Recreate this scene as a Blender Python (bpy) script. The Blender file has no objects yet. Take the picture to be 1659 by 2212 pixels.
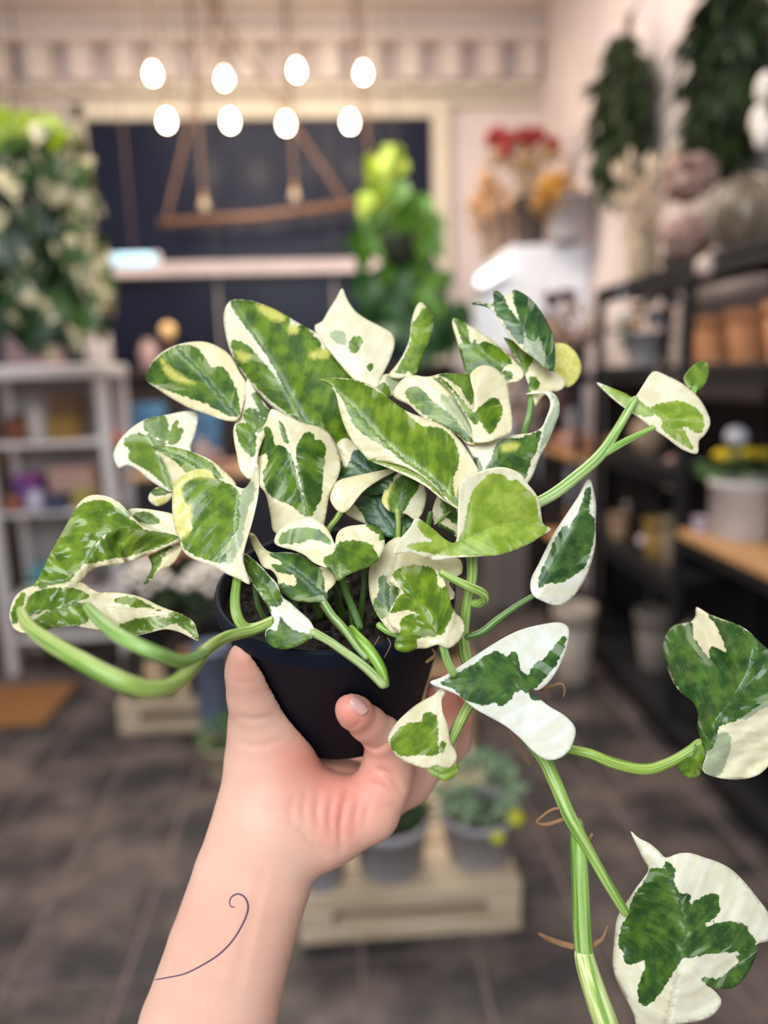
import bpy, bmesh, math, random
import numpy as np
from mathutils import Vector, Matrix
from mathutils.geometry import delaunay_2d_cdt
from mathutils.bvhtree import BVHTree

random.seed(7); RNG = np.random.default_rng(7)
SC = bpy.context.scene
COL = SC.collection

# ------------------------------------------------------------------ camera
W, HH, F = 1659, 2212, 1597.0
CAMZ = 1.45
PITCH = math.atan(299 / F); YAW = math.radians(3.5); ROLL = 0.03
_cp, _sp = math.cos(PITCH), math.sin(PITCH)
FWD = np.array([math.sin(YAW) * _cp, math.cos(YAW) * _cp, -_sp])
_r = np.array([math.cos(YAW), -math.sin(YAW), 0.0])
_u = np.cross(_r, FWD)
RGT = _r * math.cos(ROLL) - _u * math.sin(ROLL)
DWN = -_r * math.sin(ROLL) - _u * math.cos(ROLL)
EYE = np.array([0, 0, CAMZ])
cd = bpy.data.cameras.new('camera'); cam = bpy.data.objects.new('camera', cd); COL.objects.link(cam)
cd.sensor_fit = 'VERTICAL'; cd.sensor_height = 36.0; cd.sensor_width = 27.0; cd.lens = F * 36.0 / HH
cd.clip_start = 0.02; cd.clip_end = 100
m = Matrix.Identity(4)
for i in range(3):
    m[i][0] = RGT[i]; m[i][1] = -DWN[i]; m[i][2] = -FWD[i]; m[i][3] = EYE[i]
cam.matrix_world = m
cd.dof.use_dof = True; cd.dof.focus_distance = 0.368; cd.dof.aperture_fstop = cd.lens / 9.0
SC.camera = cam

# ------------------------------------------------------------------ world, light, exposure
wd = bpy.data.worlds.new('daylight'); SC.world = wd; wd.use_nodes = True
bg = wd.node_tree.nodes['Background']; bg.inputs[0].default_value = (0.93, 0.96, 1.0, 1); bg.inputs[1].default_value = 0.33
def area(name, loc, target, size, sizey, power, color):
    l = bpy.data.lights.new(name, 'AREA'); l.shape = 'RECTANGLE'; l.size = size; l.size_y = sizey; l.energy = power; l.color = color
    o = bpy.data.objects.new(name, l); COL.objects.link(o); o.location = loc
    o.rotation_euler = (Vector(target) - Vector(loc)).to_track_quat('-Z', 'Y').to_euler(); o['kind'] = 'helper'
    return o
area('shop_window_daylight', (-0.9, -1.7, 3.1), (0, 0.6, 1.3), 2.6, 1.8, 138, (0.90, 0.95, 1.0))
area('room_fill_light', (-0.4, 3.6, 3.85), (-0.4, 3.6, 0), 2.2, 2.2, 125, (1.0, 0.90, 0.80))  # unseen overhead fill, added to brighten floor, pots and shelves
SC.view_settings.view_transform = 'Standard'; SC.view_settings.look = 'None'
SC.view_settings.gamma = 1.0; SC.view_settings.use_curve_mapping = False
SC.view_settings.exposure = 0.05

# ------------------------------------------------------------------ helpers
def ray(x, y): return FWD + RGT * ((x - W / 2) / F) + DWN * ((y - HH / 2) / F)
def at(x, y, d): return EYE + ray(x, y) * d
def floor_at(x, y, z=0.0): v = ray(x, y); return EYE + v * ((z - CAMZ) / v[2])
def atY(x, y, Y): v = ray(x, y); return EYE + v * (Y / v[1])
def atX(x, y, X): v = ray(x, y); return EYE + v * (X / v[0])
WLOC = {}
def _place(o, loc, parent):
    WLOC[o.name] = np.array(loc, float)
    if parent is not None:
        o.parent = parent; o.location = np.array(loc) - WLOC[parent.name]
    else:
        o.location = loc
def tag(o, label=None, cat=None, group=None, kind=None):
    if label: o['label'] = label
    if cat: o['category'] = cat
    if group: o['group'] = group
    if kind: o['kind'] = kind
    return o
def empty(name, loc, label=None, cat=None, group=None, kind=None):
    o = bpy.data.objects.new(name, None); COL.objects.link(o); _place(o, loc, None)
    o.empty_display_size = 0.05
    return tag(o, label, cat, group, kind)
class MB:
    """collects shapes in world coordinates; build() links them as one mesh object"""
    def __init__(s): s.v = []; s.f = []; s.n = 0
    def add(s, v, f):
        s.v.append(np.asarray(v, float)); s.f += [tuple(i + s.n for i in q) for q in f]; s.n += len(v); return s
    def box(s, c, d, rz=0.0, bev=0.0, tilt=None):
        x, y, z = np.array(d) / 2.0
        if bev <= 0:
            v = np.array([(a * x, b * y, e * z) for e in (-1, 1) for a, b in ((-1, -1), (1, -1), (1, 1), (-1, 1))])
            f = [(3, 2, 1, 0), (4, 5, 6, 7), (0, 1, 5, 4), (1, 2, 6, 5), (2, 3, 7, 6), (3, 0, 4, 7)]
        else:
            b = min(bev, x * .9, y * .9, z * .9); ring = []
            def loop(zz, k): return [(-x + k, -y + k, zz), (x - k, -y + k, zz), (x - k, y - k, zz), (-x + k, y - k, zz)]
            def oct(zz): return [(-x + b, -y, zz), (x - b, -y, zz), (x, -y + b, zz), (x, y - b, zz), (x - b, y, zz), (-x + b, y, zz), (-x, y - b, zz), (-x, -y + b, zz)]
            v = np.array(loop(-z, b) + oct(-z + b) + oct(z - b) + loop(z, b))
            f = [(3, 2, 1, 0), (20, 21, 22, 23)]
            for i in range(8): f.append((4 + i, 4 + (i + 1) % 8, 12 + (i + 1) % 8, 12 + i))
            for i in range(4):
                a, c2 = 4 + 2 * i, 4 + 2 * i + 1
                f.append((i, (i + 1) % 4, c2, a)); f.append(((i + 1) % 4, 4 + (2 * i + 2) % 8, c2))
                a, c2 = 12 + 2 * i, 12 + 2 * i + 1
                f.append((20 + i, a, c2, 20 + (i + 1) % 4)); f.append((20 + (i + 1) % 4, c2, 12 + (2 * i + 2) % 8))
        if tilt is not None: v = v @ np.array(tilt).T
        c_, s_ = math.cos(rz), math.sin(rz)
        v = v @ np.array([[c_, s_, 0], [-s_, c_, 0], [0, 0, 1]])
        return s.add(v + np.array(c), f)
    def lathe(s, c, prof, n=20, M=None, cap=True, sx=1.0, sy=1.0):
        v = []; f = []
        for r, z in prof:
            for k in range(n):
                a = 2 * math.pi * k / n; v.append((r * math.cos(a) * sx, r * math.sin(a) * sy, z))
        for i in range(len(prof) - 1):
            for k in range(n):
                f.append((i * n + k, i * n + (k + 1) % n, (i + 1) * n + (k + 1) % n, (i + 1) * n + k))
        if cap:
            f.append(tuple(range(n - 1, -1, -1))); f.append(tuple((len(prof) - 1) * n + k for k in range(n)))
        v = np.array(v)
        if M is not None: v = v @ np.array(M).T
        return s.add(v + np.array(c), f)
    def tube(s, pts, rad, n=8):
        pts = np.asarray(pts, float); m_ = len(pts); rad = np.broadcast_to(np.asarray(rad, float), (m_,))
        v = []; f = []; t = np.gradient(pts, axis=0); t /= np.linalg.norm(t, axis=1)[:, None] + 1e-12
        a = np.array([0, 0, 1.0]) if abs(t[0][2]) < .9 else np.array([1.0, 0, 0])
        for i in range(m_):
            a = a - t[i] * (a @ t[i]); a /= np.linalg.norm(a); b = np.cross(t[i], a)
            for k in range(n):
                q = 2 * math.pi * k / n; v.append(pts[i] + rad[i] * (math.cos(q) * a + math.sin(q) * b))
        for i in range(m_ - 1):
            for k in range(n):
                f.append((i * n + k, i * n + (k + 1) % n, (i + 1) * n + (k + 1) % n, (i + 1) * n + k))
        f.append(tuple(range(n - 1, -1, -1))); f.append(tuple((m_ - 1) * n + k for k in range(n)))
        return s.add(v, f)
    def ball(s, c, r, n=12, sq=(1, 1, 1), bump=0.0):
        k = max(4, n // 2); prof = []
        v = [(0, 0, -1)]; f = []
        for i in range(1, k):
            p = -math.pi / 2 + math.pi * i / k
            for j in range(n):
                a = 2 * math.pi * j / n; v.append((math.cos(p) * math.cos(a), math.cos(p) * math.sin(a), math.sin(p)))
        v.append((0, 0, 1)); v = np.array(v)
        if bump: v = v * (1 + RNG.uniform(-bump, bump, (len(v), 1)))
        for j in range(n):
            f.append((0, 1 + (j + 1) % n, 1 + j)); e = 1 + (k - 2) * n
            f.append((len(v) - 1, e + j, e + (j + 1) % n))
        for i in range(k - 2):
            for j in range(n):
                f.append((1 + i * n + j, 1 + i * n + (j + 1) % n, 1 + (i + 1) * n + (j + 1) % n, 1 + (i + 1) * n + j))
        return s.add(v * r * np.array(sq) + np.array(c), f)
    def leafblob(s, c, rad, n, size, top=False, up=0.0, shape=0.45):
        """n small folded leaves spread over an ellipsoid"""
        for _ in range(n):
            d = RNG.normal(size=3); d /= np.linalg.norm(d)
            if top: d[2] = abs(d[2])
            p = np.array(c) + d * np.array(rad) * RNG.uniform(.55, 1.0)
            ax = d + RNG.normal(size=3) * .6 + np.array([0, 0, up]); ax /= np.linalg.norm(ax)
            sd = np.cross(ax, RNG.normal(size=3)); sd /= np.linalg.norm(sd) + 1e-9; nn = np.cross(ax, sd)
            L = size * RNG.uniform(.6, 1.2); w_ = L * shape
            s.add([p, p + ax * L * .45 + sd * w_ * .5 + nn * L * .1, p + ax * L, p + ax * L * .45 - sd * w_ * .5 + nn * L * .1, p + ax * L * .5 - nn * L * .03],
                  [(0, 1, 4), (1, 2, 4), (2, 3, 4), (3, 0, 4)])
        return s
    def build(s, name, mat, parent=None, smooth=False, origin=None):
        v = np.concatenate(s.v); me = bpy.data.meshes.new(name)
        if origin is None: origin = np.array([(v[:, 0].min() + v[:, 0].max()) / 2, (v[:, 1].min() + v[:, 1].max()) / 2, v[:, 2].min()])
        me.from_pydata((v - origin).tolist(), [], s.f); me.update()
        if smooth: me.polygons.foreach_set('use_smooth', [True] * len(me.polygons))
        me.materials.append(mat)
        o = bpy.data.objects.new(name, me); COL.objects.link(o); _place(o, origin, parent)
        return o
def copy_of(o, loc, parent=None, rot=None, scale=None):
    c = o.copy(); COL.objects.link(c); _place(c, loc, parent)
    if rot is not None: c.rotation_euler = rot
    if scale is not None: c.scale = (scale,) * 3 if np.isscalar(scale) else scale
    return c

# ------------------------------------------------------------------ materials
MATS = {}
def nd(nt, t, **kw):
    n = nt.nodes.new(t)
    for k, v in kw.items():
        if k in n.inputs: n.inputs[k].default_value = v
        else: setattr(n, k, v)
    return n
def mat(name, c, rough=.6, metal=0.0, var=0.08, scale=12.0, spec=.4, c2=None, emit=None, es=0.0, coat=0.0, bump=0.0, sss=0.0):
    """principled with noise-driven colour variation"""
    if name in MATS: return MATS[name]
    M = bpy.data.materials.new(name); M.use_nodes = True; nt = M.node_tree; b = nt.nodes['Principled BSDF']
    b.inputs['Roughness'].default_value = rough; b.inputs['Metallic'].default_value = metal
    b.inputs['Specular IOR Level'].default_value = spec; b.inputs['Coat Weight'].default_value = coat
    tc = nd(nt, 'ShaderNodeTexCoord'); nz = nd(nt, 'ShaderNodeTexNoise'); nz.inputs['Scale'].default_value = scale; nz.inputs['Detail'].default_value = 4
    nt.links.new(tc.outputs['Object'], nz.inputs['Vector'])
    mx = nd(nt, 'ShaderNodeMix', data_type='RGBA')
    if c2 is None:
        a = [max(0, k * (1 - var)) for k in c]; e = [min(1, k * (1 + var)) for k in c]
    else: a, e = c, c2
    mx.inputs['A'].default_value = (*a, 1); mx.inputs['B'].default_value = (*e, 1)
    rp = nd(nt, 'ShaderNodeMapRange'); rp.inputs['From Min'].default_value = .35; rp.inputs['From Max'].default_value = .65
    nt.links.new(nz.outputs['Fac'], rp.inputs['Value']); nt.links.new(rp.outputs['Result'], mx.inputs['Factor'])
    nt.links.new(mx.outputs['Result'], b.inputs['Base Color'])
    if bump:
        bp = nd(nt, 'ShaderNodeBump'); bp.inputs['Strength'].default_value = bump; bp.inputs['Distance'].default_value = .01
        nt.links.new(nz.outputs['Fac'], bp.inputs['Height']); nt.links.new(bp.outputs['Normal'], b.inputs['Normal'])
    if emit is not None:
        b.inputs['Emission Color'].default_value = (*emit, 1); b.inputs['Emission Strength'].default_value = es
    if sss: b.inputs['Subsurface Weight'].default_value = sss; b.inputs['Subsurface Radius'].default_value = (.012, .005, .003); b.inputs['Subsurface Scale'].default_value = .4
    MATS[name] = M; return M
def wood(name, a, b_, sc=(3, 40, 40), rough=.6):
    if name in MATS: return MATS[name]
    M = bpy.data.materials.new(name); M.use_nodes = True; nt = M.node_tree; b = nt.nodes['Principled BSDF']; b.inputs['Roughness'].default_value = rough
    tc = nd(nt, 'ShaderNodeTexCoord'); mp = nd(nt, 'ShaderNodeMapping'); mp.inputs['Scale'].default_value = sc
    nz = nd(nt, 'ShaderNodeTexNoise'); nz.inputs['Scale'].default_value = 1.0; nz.inputs['Detail'].default_value = 5
    nt.links.new(tc.outputs['Object'], mp.inputs['Vector']); nt.links.new(mp.outputs['Vector'], nz.inputs['Vector'])
    cr = nd(nt, 'ShaderNodeValToRGB'); cr.color_ramp.elements[0].position = .35; cr.color_ramp.elements[1].position = .7
    cr.color_ramp.elements[0].color = (*a, 1); cr.color_ramp.elements[1].color = (*b_, 1)
    nt.links.new(nz.outputs['Fac'], cr.inputs['Fac']); nt.links.new(cr.outputs['Color'], b.inputs['Base Color'])
    MATS[name] = M; return M
# ------------------------------------------------------------------ the room
XW, YB, XL, ZC = 1.62, 5.9, -2.75, 3.95
M_wall = mat('wall_plaster', (.64, .55, .53), .85, scale=3, var=.05)
M_ceil = mat('ceiling_plaster', (.62, .54, .50), .9, scale=2, var=.05)
M_grout = mat('floor_grout', (.19, .142, .128), .9, scale=30)
def tile_material():
    M = bpy.data.materials.new('slate_floor_tile'); M.use_nodes = True; nt = M.node_tree; L = nt.links.new; b = nt.nodes['Principled BSDF']
    ge = nd(nt, 'ShaderNodeNewGeometry'); b.inputs['Roughness'].default_value = .5; b.inputs['Specular IOR Level'].default_value = .4
    def nz(s, d):
        n = nd(nt, 'ShaderNodeTexNoise'); n.inputs['Scale'].default_value = s; n.inputs['Detail'].default_value = d; L(ge.outputs['Position'], n.inputs['Vector']); return n.outputs['Fac']
    def ramp(f, a, c1, b_, c2):
        r = nd(nt, 'ShaderNodeValToRGB'); e = r.color_ramp.elements; e[0].position = a; e[0].color = (*c1, 1); e[1].position = b_; e[1].color = (*c2, 1); L(f, r.inputs['Fac']); return r.outputs['Color']
    c = ramp(nz(3.2, 5), .42, (.030, .029, .032), .60, (.135, .108, .098))
    c2 = ramp(nz(14, 4), .3, (.6, .6, .62), .7, (1.15, 1.1, 1.08))
    mx = nd(nt, 'ShaderNodeMix', data_type='RGBA', blend_type='MULTIPLY'); mx.inputs['Factor'].default_value = 1; L(c, mx.inputs['A']); L(c2, mx.inputs['B']); L(mx.outputs['Result'], b.inputs['Base Color'])
    return M
M_tile = tile_material()
M_trim = mat('trim_paint', (.56, .50, .40), .6, scale=4, var=.05)
M_white = mat('white_paint', (.72, .70, .70), .5, scale=6, var=.04)
M_black = mat('black_metal', (.012, .012, .014), .5, scale=20)
M_pane = mat('dark_window_glass', (.012, .014, .030), .25, scale=2, spec=.10)
def struct(name, mb, m_, label, parent=None):
    o = mb.build(name, m_, parent); o['kind'] = 'structure'
    if parent is None: o['label'] = label
    return o
fl = struct('floor', MB().box((-.6, 2.4, -.012), (4.6, 7.4, .02)), M_grout, 'dark grey square tiled shop floor with pale brown joints')
tile = None; TS = .292
for i in range(-9, 6):
    for j in range(-2, 18):
        x, y = .008 + TS * (i + .5), 1.915 + TS * (j - 3.5)
        if y > YB - .15 or x > XW - .15 or y < .45 or x < XL + .1: continue
        q = np.array([x, y, 0]) - EYE; d = q @ FWD
        if d < .3: continue
        px = W / 2 + F * (q @ RGT) / d; py = HH / 2 + F * (q @ DWN) / d
        if px < -900 or px > 2500 or py > 4200: continue
        h = RNG.uniform(-.0012, .0008)
        if tile is None:
            tile = MB().box((x, y, -.001), (TS - .013, TS - .013, .012), bev=.002).build('tile', M_tile, fl)
        else:
            c = copy_of(tile, (x, y, -.007 + h), fl); c.rotation_euler = (0, 0, random.choice((0, 1, 2, 3)) * math.pi / 2)
struct('wall_back', MB().box((-.55, YB + .05, ZC / 2), (4.7, .1, ZC)), M_wall, 'pinkish plaster back wall of the shop around the dark window')
struct('wall_right', MB().box((XW + .05, 3.3, ZC / 2), (.1, 5.4, ZC)), M_wall, 'pale pink side wall behind the black shelving')
struct('wall_left', MB().box((XL - .05, 3.9, ZC / 2), (.1, 4.2, ZC)), M_wall, 'plain plaster side wall beyond the white cabinet')
struct('ceiling', MB().box((-.55, 3.9, ZC + .05), (4.6, 4.2, .1)), M_ceil, 'high pale ceiling of the shop')
# cornice with dentils
tr = struct('trim_1', MB().box((-.56, YB - .06, ZC - .06), (4.34, .12, .12)).box((-.56, YB - .10, ZC - .15), (4.34, .2, .06)), M_ceil, 'old plaster cornice with dentil blocks under the ceiling')
db = None
for k in range(15):
    x = -2.55 + k * .29
    if db is None: db = MB().box((x, YB - .07, ZC - .30), (.15, .14, .24), bev=.01).build('dentil_block', M_ceil, tr)
    else: copy_of(db, (x, YB - .07, ZC - .42), tr)
struct('trim_2', MB().box((-.56, YB - .045, ZC - .46), (4.34, .09, .05)).box((-.56, YB - .03, ZC - .56), (4.34, .06, .04)), M_trim, 'long beige picture rail running over the window')
# big dark window
wn = struct('window_1', MB().box((-.45, YB - .02, 3.36), (2.66, .10, .13)).box((-1.76, YB - .02, 2.1), (.10, .10, 2.6)).box((.86, YB - .02, 2.1), (.13, .12, 2.6)), M_trim, 'wide dark window with beige wooden frame at the back')
for x0, x1 in ((-1.71, -.86), (-.84, .02), (.04, .795)):
    MB().box(((x0 + x1) / 2, YB - .012, 2.80), (x1 - x0, .02, .98)).build('pane', M_pane, wn)
    MB().box(((x0 + x1) / 2, YB - .012, 1.50), (x1 - x0, .02, 1.40)).build('pane', M_pane, wn)
MB().box((-.45, YB - .05, 2.255), (2.5, .12, .10), bev=.01).build('crossbar', mat('pink_white_paint', (.70, .58, .57), .5), wn)
for x in (-.85, .03): MB().box((x, YB - .015, 2.8), (.02, .03, .98)).build('mullion', M_black, wn)

# ------------------------------------------------------------------ lamps over the window
M_bulb = mat('glowing_bulb', (1, .9, .75), .3, emit=(1.0, .88, .70), es=22.0)
M_cord = mat('dark_cord', (.10, .06, .045), .7)
M_brass = mat('aged_brass', (.30, .19, .10), .35, metal=.8)
def pendant(x, y, Y, name, label, lit=True, ztop=None, r=.033):
    p = atY(x, y, Y); t = empty(name, (p[0], p[1], p[2] - r * 1.3), label, 'lamp', 'bare bulbs hung over the window')
    MB().lathe(p, [(.001, -r * 1.25), (r * .6, -r * 1.1), (r * .95, -r * .5), (r, 0), (r * .9, r * .5), (r * .5, r * 1.2), (r * .4, r * 1.5)], 14).build('bulb', M_bulb if lit else mat('unlit_bulb_glass', (.40, .30, .22), .3, spec=.5), t, True)
    MB().lathe(p, [(r * .42, r * 1.4), (r * .5, r * 1.6), (r * .5, r * 2.5), (r * .2, r * 2.8)], 10).build('socket', M_brass, t, True)
    MB().tube([p + np.array([0, 0, r * 2.7]), np.array([p[0], p[1], ztop or ZC])], .005 if lit else .012, 6).build('cord', M_cord, t)
    if lit:
        l = bpy.data.lights.new('bulb_light', 'POINT'); l.energy = 6; l.color = (1.0, .80, .58); l.shadow_soft_size = r
        lo = bpy.data.objects.new('bulb_light', l); COL.objects.link(lo); lo.location = p + np.array([0, 0, -r * 2]); lo['kind'] = 'helper'
ords = ['leftmost', 'second from the left', 'third from the left', 'rightmost']
for k, (x, y) in enumerate(((330, 160), (485, 170), (641, 152), (785, 158))):
    pendant(x, y, 4.9, 'pendant_bulb', f'glowing round bulb in the upper row, {ords[k]}')
for k, (x, y) in enumerate(((360, 262), (497, 262), (618, 268), (756, 264))):
    pendant(x, y, 4.6, 'pendant_bulb', f'glowing round bulb in the lower row, {ords[k]}')
pendant(441, 445, 5.3, 'pendant_bulb', 'unlit bulb on a thick cord below the lower row, nearer the trailing plant', False)
pendant(637, 425, 5.3, 'pendant_bulb', 'unlit bulb on a thick cord hanging beside the rope of the wooden bar', False)
# hanging wooden bar on ropes
M_copper = wood('copper_brown_wood', (.13, .065, .04), (.22, .11, .065), (20, 3, 20))
a, b = atY(345, 483, 5.5), atY(775, 440, 5.5)
t = empty('hanging_bar', ((a + b) / 2), 'reddish wooden bar hung on slanted ropes before the dark window', 'hanging bar')
MB().tube([a, (a + b) / 2 + np.array([0, 0, -.02]), b], .032, 10).build('bar', M_copper, t, True)
for (x0, y0), (x1, y1) in (((360, 470), (410, 260)), ((655, 300), (750, 440)), ((790, 260), (805, 420))):
    p0, p1 = atY(x0, y0, 5.5), atY(x1, y1, 5.5)
    hi, lo = (p0, p1) if p0[2] > p1[2] else (p1, p0)
    MB().tube([lo, hi + (hi - lo) * ((ZC - hi[2]) / max(.05, hi[2] - lo[2]))], .012, 7).build('rope', M_copper, t)
# pale blue strip lamp
p = atY(290, 562, 4.8)
t = empty('strip_lamp', p - np.array([0, 0, .03]), 'short glowing pale blue strip lamp at the window bar', 'lamp')
MB().box(p, (.25, .05, .075), bev=.02).build('tube', mat('blue_lamp_glass', (.5, .8, 1), .3, emit=(.40, .72, 1.0), es=.75), t)
for s in (-1, 1): MB().box(p + np.array([s * .14, 0, 0]), (.03, .06, .08), bev=.008).build('end_cap', M_white, t)
MB().tube([p + np.array([0, .0, .03]), (p[0], p[1], ZC)], .004, 6).build('cord', M_cord, t)

# ------------------------------------------------------------------ trailing plants
def leaf_mesh(name, m_, L=.1, wd=.085):
    """heart-shaped pothos leaf, base at origin, along +X, arched"""
    us = np.linspace(0, 1, 9); mb = MB(); v = []; f = []
    prof = [.30, .80, 1.0, .98, .86, .66, .42, .20, .0]
    for u, w_ in zip(us, prof):
        for s in (-1, -.5, 0, .5, 1):
            v.append((L * u - (.10 * L * abs(s) if u == 0 else 0), s * w_ * wd / 2, -.25 * L * u * u + .10 * L * abs(s) * w_))
    for i in range(8):
        for k in range(4): f.append((i * 5 + k, (i + 1) * 5 + k, (i + 1) * 5 + k + 1, i * 5 + k + 1))
    me = bpy.data.meshes.new(name); me.from_pydata(v, [], f); me.polygons.foreach_set('use_smooth', [True] * len(f)); me.materials.append(m_); return me
def variegated(name, g1, g2, cream, amount, scale=22):
    if name in MATS: return MATS[name]
    M = bpy.data.materials.new(name); M.use_nodes = True; nt = M.node_tree; b = nt.nodes['Principled BSDF']; b.inputs['Roughness'].default_value = .4
    tc = nd(nt, 'ShaderNodeTexCoord'); oi = nd(nt, 'ShaderNodeObjectInfo'); ad = nd(nt, 'ShaderNodeVectorMath', operation='ADD')
    nt.links.new(tc.outputs['Object'], ad.inputs[0])
    ml = nd(nt, 'ShaderNodeVectorMath', operation='SCALE'); ml.inputs[0].default_value = (7, 3, 5); nt.links.new(oi.outputs['Random'], ml.inputs['Scale']); nt.links.new(ml.outputs[0], ad.inputs[1])
    nz = nd(nt, 'ShaderNodeTexNoise'); nz.inputs['Scale'].default_value = scale; nz.inputs['Detail'].default_value = 3; nt.links.new(ad.outputs[0], nz.inputs['Vector'])
    cr = nd(nt, 'ShaderNodeValToRGB'); cr.color_ramp.interpolation = 'LINEAR'
    e = cr.color_ramp.elements; e[0].position = amount - .03; e[0].color = (*cream, 1); e[1].position = amount + .03; e[1].color = (*g1, 1)
    e2 = e.new(.8); e2.color = (*g2, 1)
    nt.links.new(nz.outputs['Fac'], cr.inputs['Fac']); nt.links.new(cr.outputs['Color'], b.inputs['Base Color'])
    b.inputs['Subsurface Weight'].default_value = .0; MATS[name] = M; return M
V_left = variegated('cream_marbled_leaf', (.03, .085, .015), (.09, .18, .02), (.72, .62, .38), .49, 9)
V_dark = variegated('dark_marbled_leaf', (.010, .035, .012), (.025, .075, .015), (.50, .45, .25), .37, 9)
V_lime = variegated('lime_leaf', (.28, .42, .006), (.42, .54, .01), (.60, .62, .20), .34)
V_mid = variegated('mid_green_leaf', (.07, .20, .015), (.12, .28, .02), (.25, .35, .10), .32)
V_deep = variegated('deep_green_leaf', (.012, .06, .014), (.03, .11, .02), (.12, .20, .10), .28)
def trailing(name, label, Y, blobs, potpx, seed, ztop=ZC):
    """blobs: (px, py, rx, ry, n, mat, size_m)"""
    rg = np.random.default_rng(seed)
    c = atY(potpx[0], potpx[1], Y); t = empty(name, (c[0], c[1], c[2] - .3), label, 'plant', 'trailing plants hung in the shop')
    MB().lathe(c, [(.07, -.13), (.10, -.10), (.115, 0), (.12, .02), (.105, .02), (.09, -.02)], 18).build('hanging_pot', mat('hanging_pot_dark', (.02, .022, .018), .7), t, True)
    for k in range(3):
        a = k * 2.09; MB().tube([c + np.array([.11 * math.cos(a), .11 * math.sin(a), .02]), c + np.array([0, 0, .5]), (c[0], c[1], ztop)], .003, 5).build('hanger_cord', M_cord, t)
    for (px, py, rx, ry, n, m_, sz) in blobs:
        me = leaf_mesh('leaf', m_, sz, sz * .8)
        for _ in range(n):
            a, rr = rg.uniform(0, 6.283), math.sqrt(rg.uniform(0, 1))
            x, y = px + rx * rr * math.cos(a), py + ry * rr * math.sin(a); Yk = Y + rg.uniform(-.10, .10) * (1 if rr < .8 else .4)
            p = atY(x, y, Yk)
            o = bpy.data.objects.new('leaf', me); COL.objects.link(o); _place(o, p, t)
            ex = Vector((rg.normal(0, .45), rg.normal(-.25, .35), -1)).normalized(); ez = Vector((rg.normal(0, .4), -1, rg.normal(.35, .35)))
            ey = ez.cross(ex).normalized(); ez = ex.cross(ey); rm = Matrix((ex, ey, ez)).transposed(); o.rotation_euler = rm.to_euler()
            o.scale = (rg.uniform(.75, 1.2),) * 3
    for _ in range(7):
        b = blobs[int(rg.integers(len(blobs)))]; e = atY(b[0] + rg.uniform(-.4, .4) * b[2], b[1] + .4 * b[3], Y)
        MB().tube([c + np.array([rg.uniform(-.06, .06), -.08, .03]), c * .6 + e * .4 + np.array([0, -.06, .03]), e], .005, 5).build('vine', V_mid, t)
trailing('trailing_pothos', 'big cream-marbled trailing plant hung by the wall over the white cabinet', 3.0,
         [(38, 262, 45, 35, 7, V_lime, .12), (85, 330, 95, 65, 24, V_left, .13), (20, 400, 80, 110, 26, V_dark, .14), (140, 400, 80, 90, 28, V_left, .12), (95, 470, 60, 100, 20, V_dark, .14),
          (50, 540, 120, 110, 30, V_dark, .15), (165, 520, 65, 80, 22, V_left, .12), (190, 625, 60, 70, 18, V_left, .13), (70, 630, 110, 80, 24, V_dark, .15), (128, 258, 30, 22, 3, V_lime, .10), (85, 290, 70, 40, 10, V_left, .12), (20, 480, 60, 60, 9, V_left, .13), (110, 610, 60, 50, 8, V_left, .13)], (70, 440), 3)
trailing('trailing_philodendron', 'lime green climbing plant hanging at the window frame', 4.1,
         [(848, 335, 24, 24, 5, V_lime, .12), (820, 400, 38, 65, 11, V_lime, .14), (880, 420, 55, 55, 10, V_mid, .15), (830, 495, 70, 60, 20, V_mid, .16), (900, 510, 60, 70, 14, V_mid, .16),
          (860, 600, 85, 60, 28, V_deep, .17), (895, 680, 90, 70, 28, V_deep, .17), (930, 620, 40, 60, 10, V_mid, .14), (830, 640, 40, 60, 10, V_deep, .16)], (860, 520), 5)
# ------------------------------------------------------------------ white cabinet with goods
M_cab = mat('cabinet_white', (.60, .58, .59), .5, scale=5, var=.04)
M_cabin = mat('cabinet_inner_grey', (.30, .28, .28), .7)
t = empty('display_cabinet', (-1.4, 3.84, 0), 'white metal display cabinet with open shelves of small goods', 'cabinet')
YF = 3.65; D_ = .38; X0, X1 = -1.71, -1.09
zt = atY(120, 812, YF)[2]
for x in (X0 + .025, X1 - .025):
    for y in (YF + .025, YF + D_ - .025): MB().box((x, y, zt / 2), (.05, .05, zt), bev=.006).build('post', M_cab, t)
MB().box(((X0 + X1) / 2, YF + D_ / 2, zt + .02), (X1 - X0 + .02, D_ + .02, .06), bev=.008).build('top', M_cab, t)
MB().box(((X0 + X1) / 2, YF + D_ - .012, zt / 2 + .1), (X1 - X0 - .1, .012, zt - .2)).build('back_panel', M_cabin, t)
SH = [atY(120, y, YF)[2] for y in (955, 1105, 1290)]
for z in SH: MB().box(((X0 + X1) / 2, YF + D_ / 2, z - .012), (X1 - X0 - .1, D_ - .05, .024), bev=.004).build('shelf', M_cab, t)
MB().box(((X0 + X1) / 2, YF + D_ / 2, .17), (X1 - X0 - .1, D_ - .05, .024), bev=.004).build('shelf', M_cab, t)
def jar(x, y, z, r, h, m_, name, label, cat, grp=None, lidm=None, n=14):
    e = empty(name, (x, y, z), label, cat, grp)
    MB().lathe((x, y, z), [(r * .85, 0), (r, h * .08), (r, h * .7), (r * .75, h * .82), (r * .6, h * .86), (r * .6, h * .9)], n).build('body', m_, e, True)
    MB().lathe((x, y, z + h * .88), [(r * .68, 0), (r * .68, h * .12)], n).build('lid', lidm or M_black, e)
    return e
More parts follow.
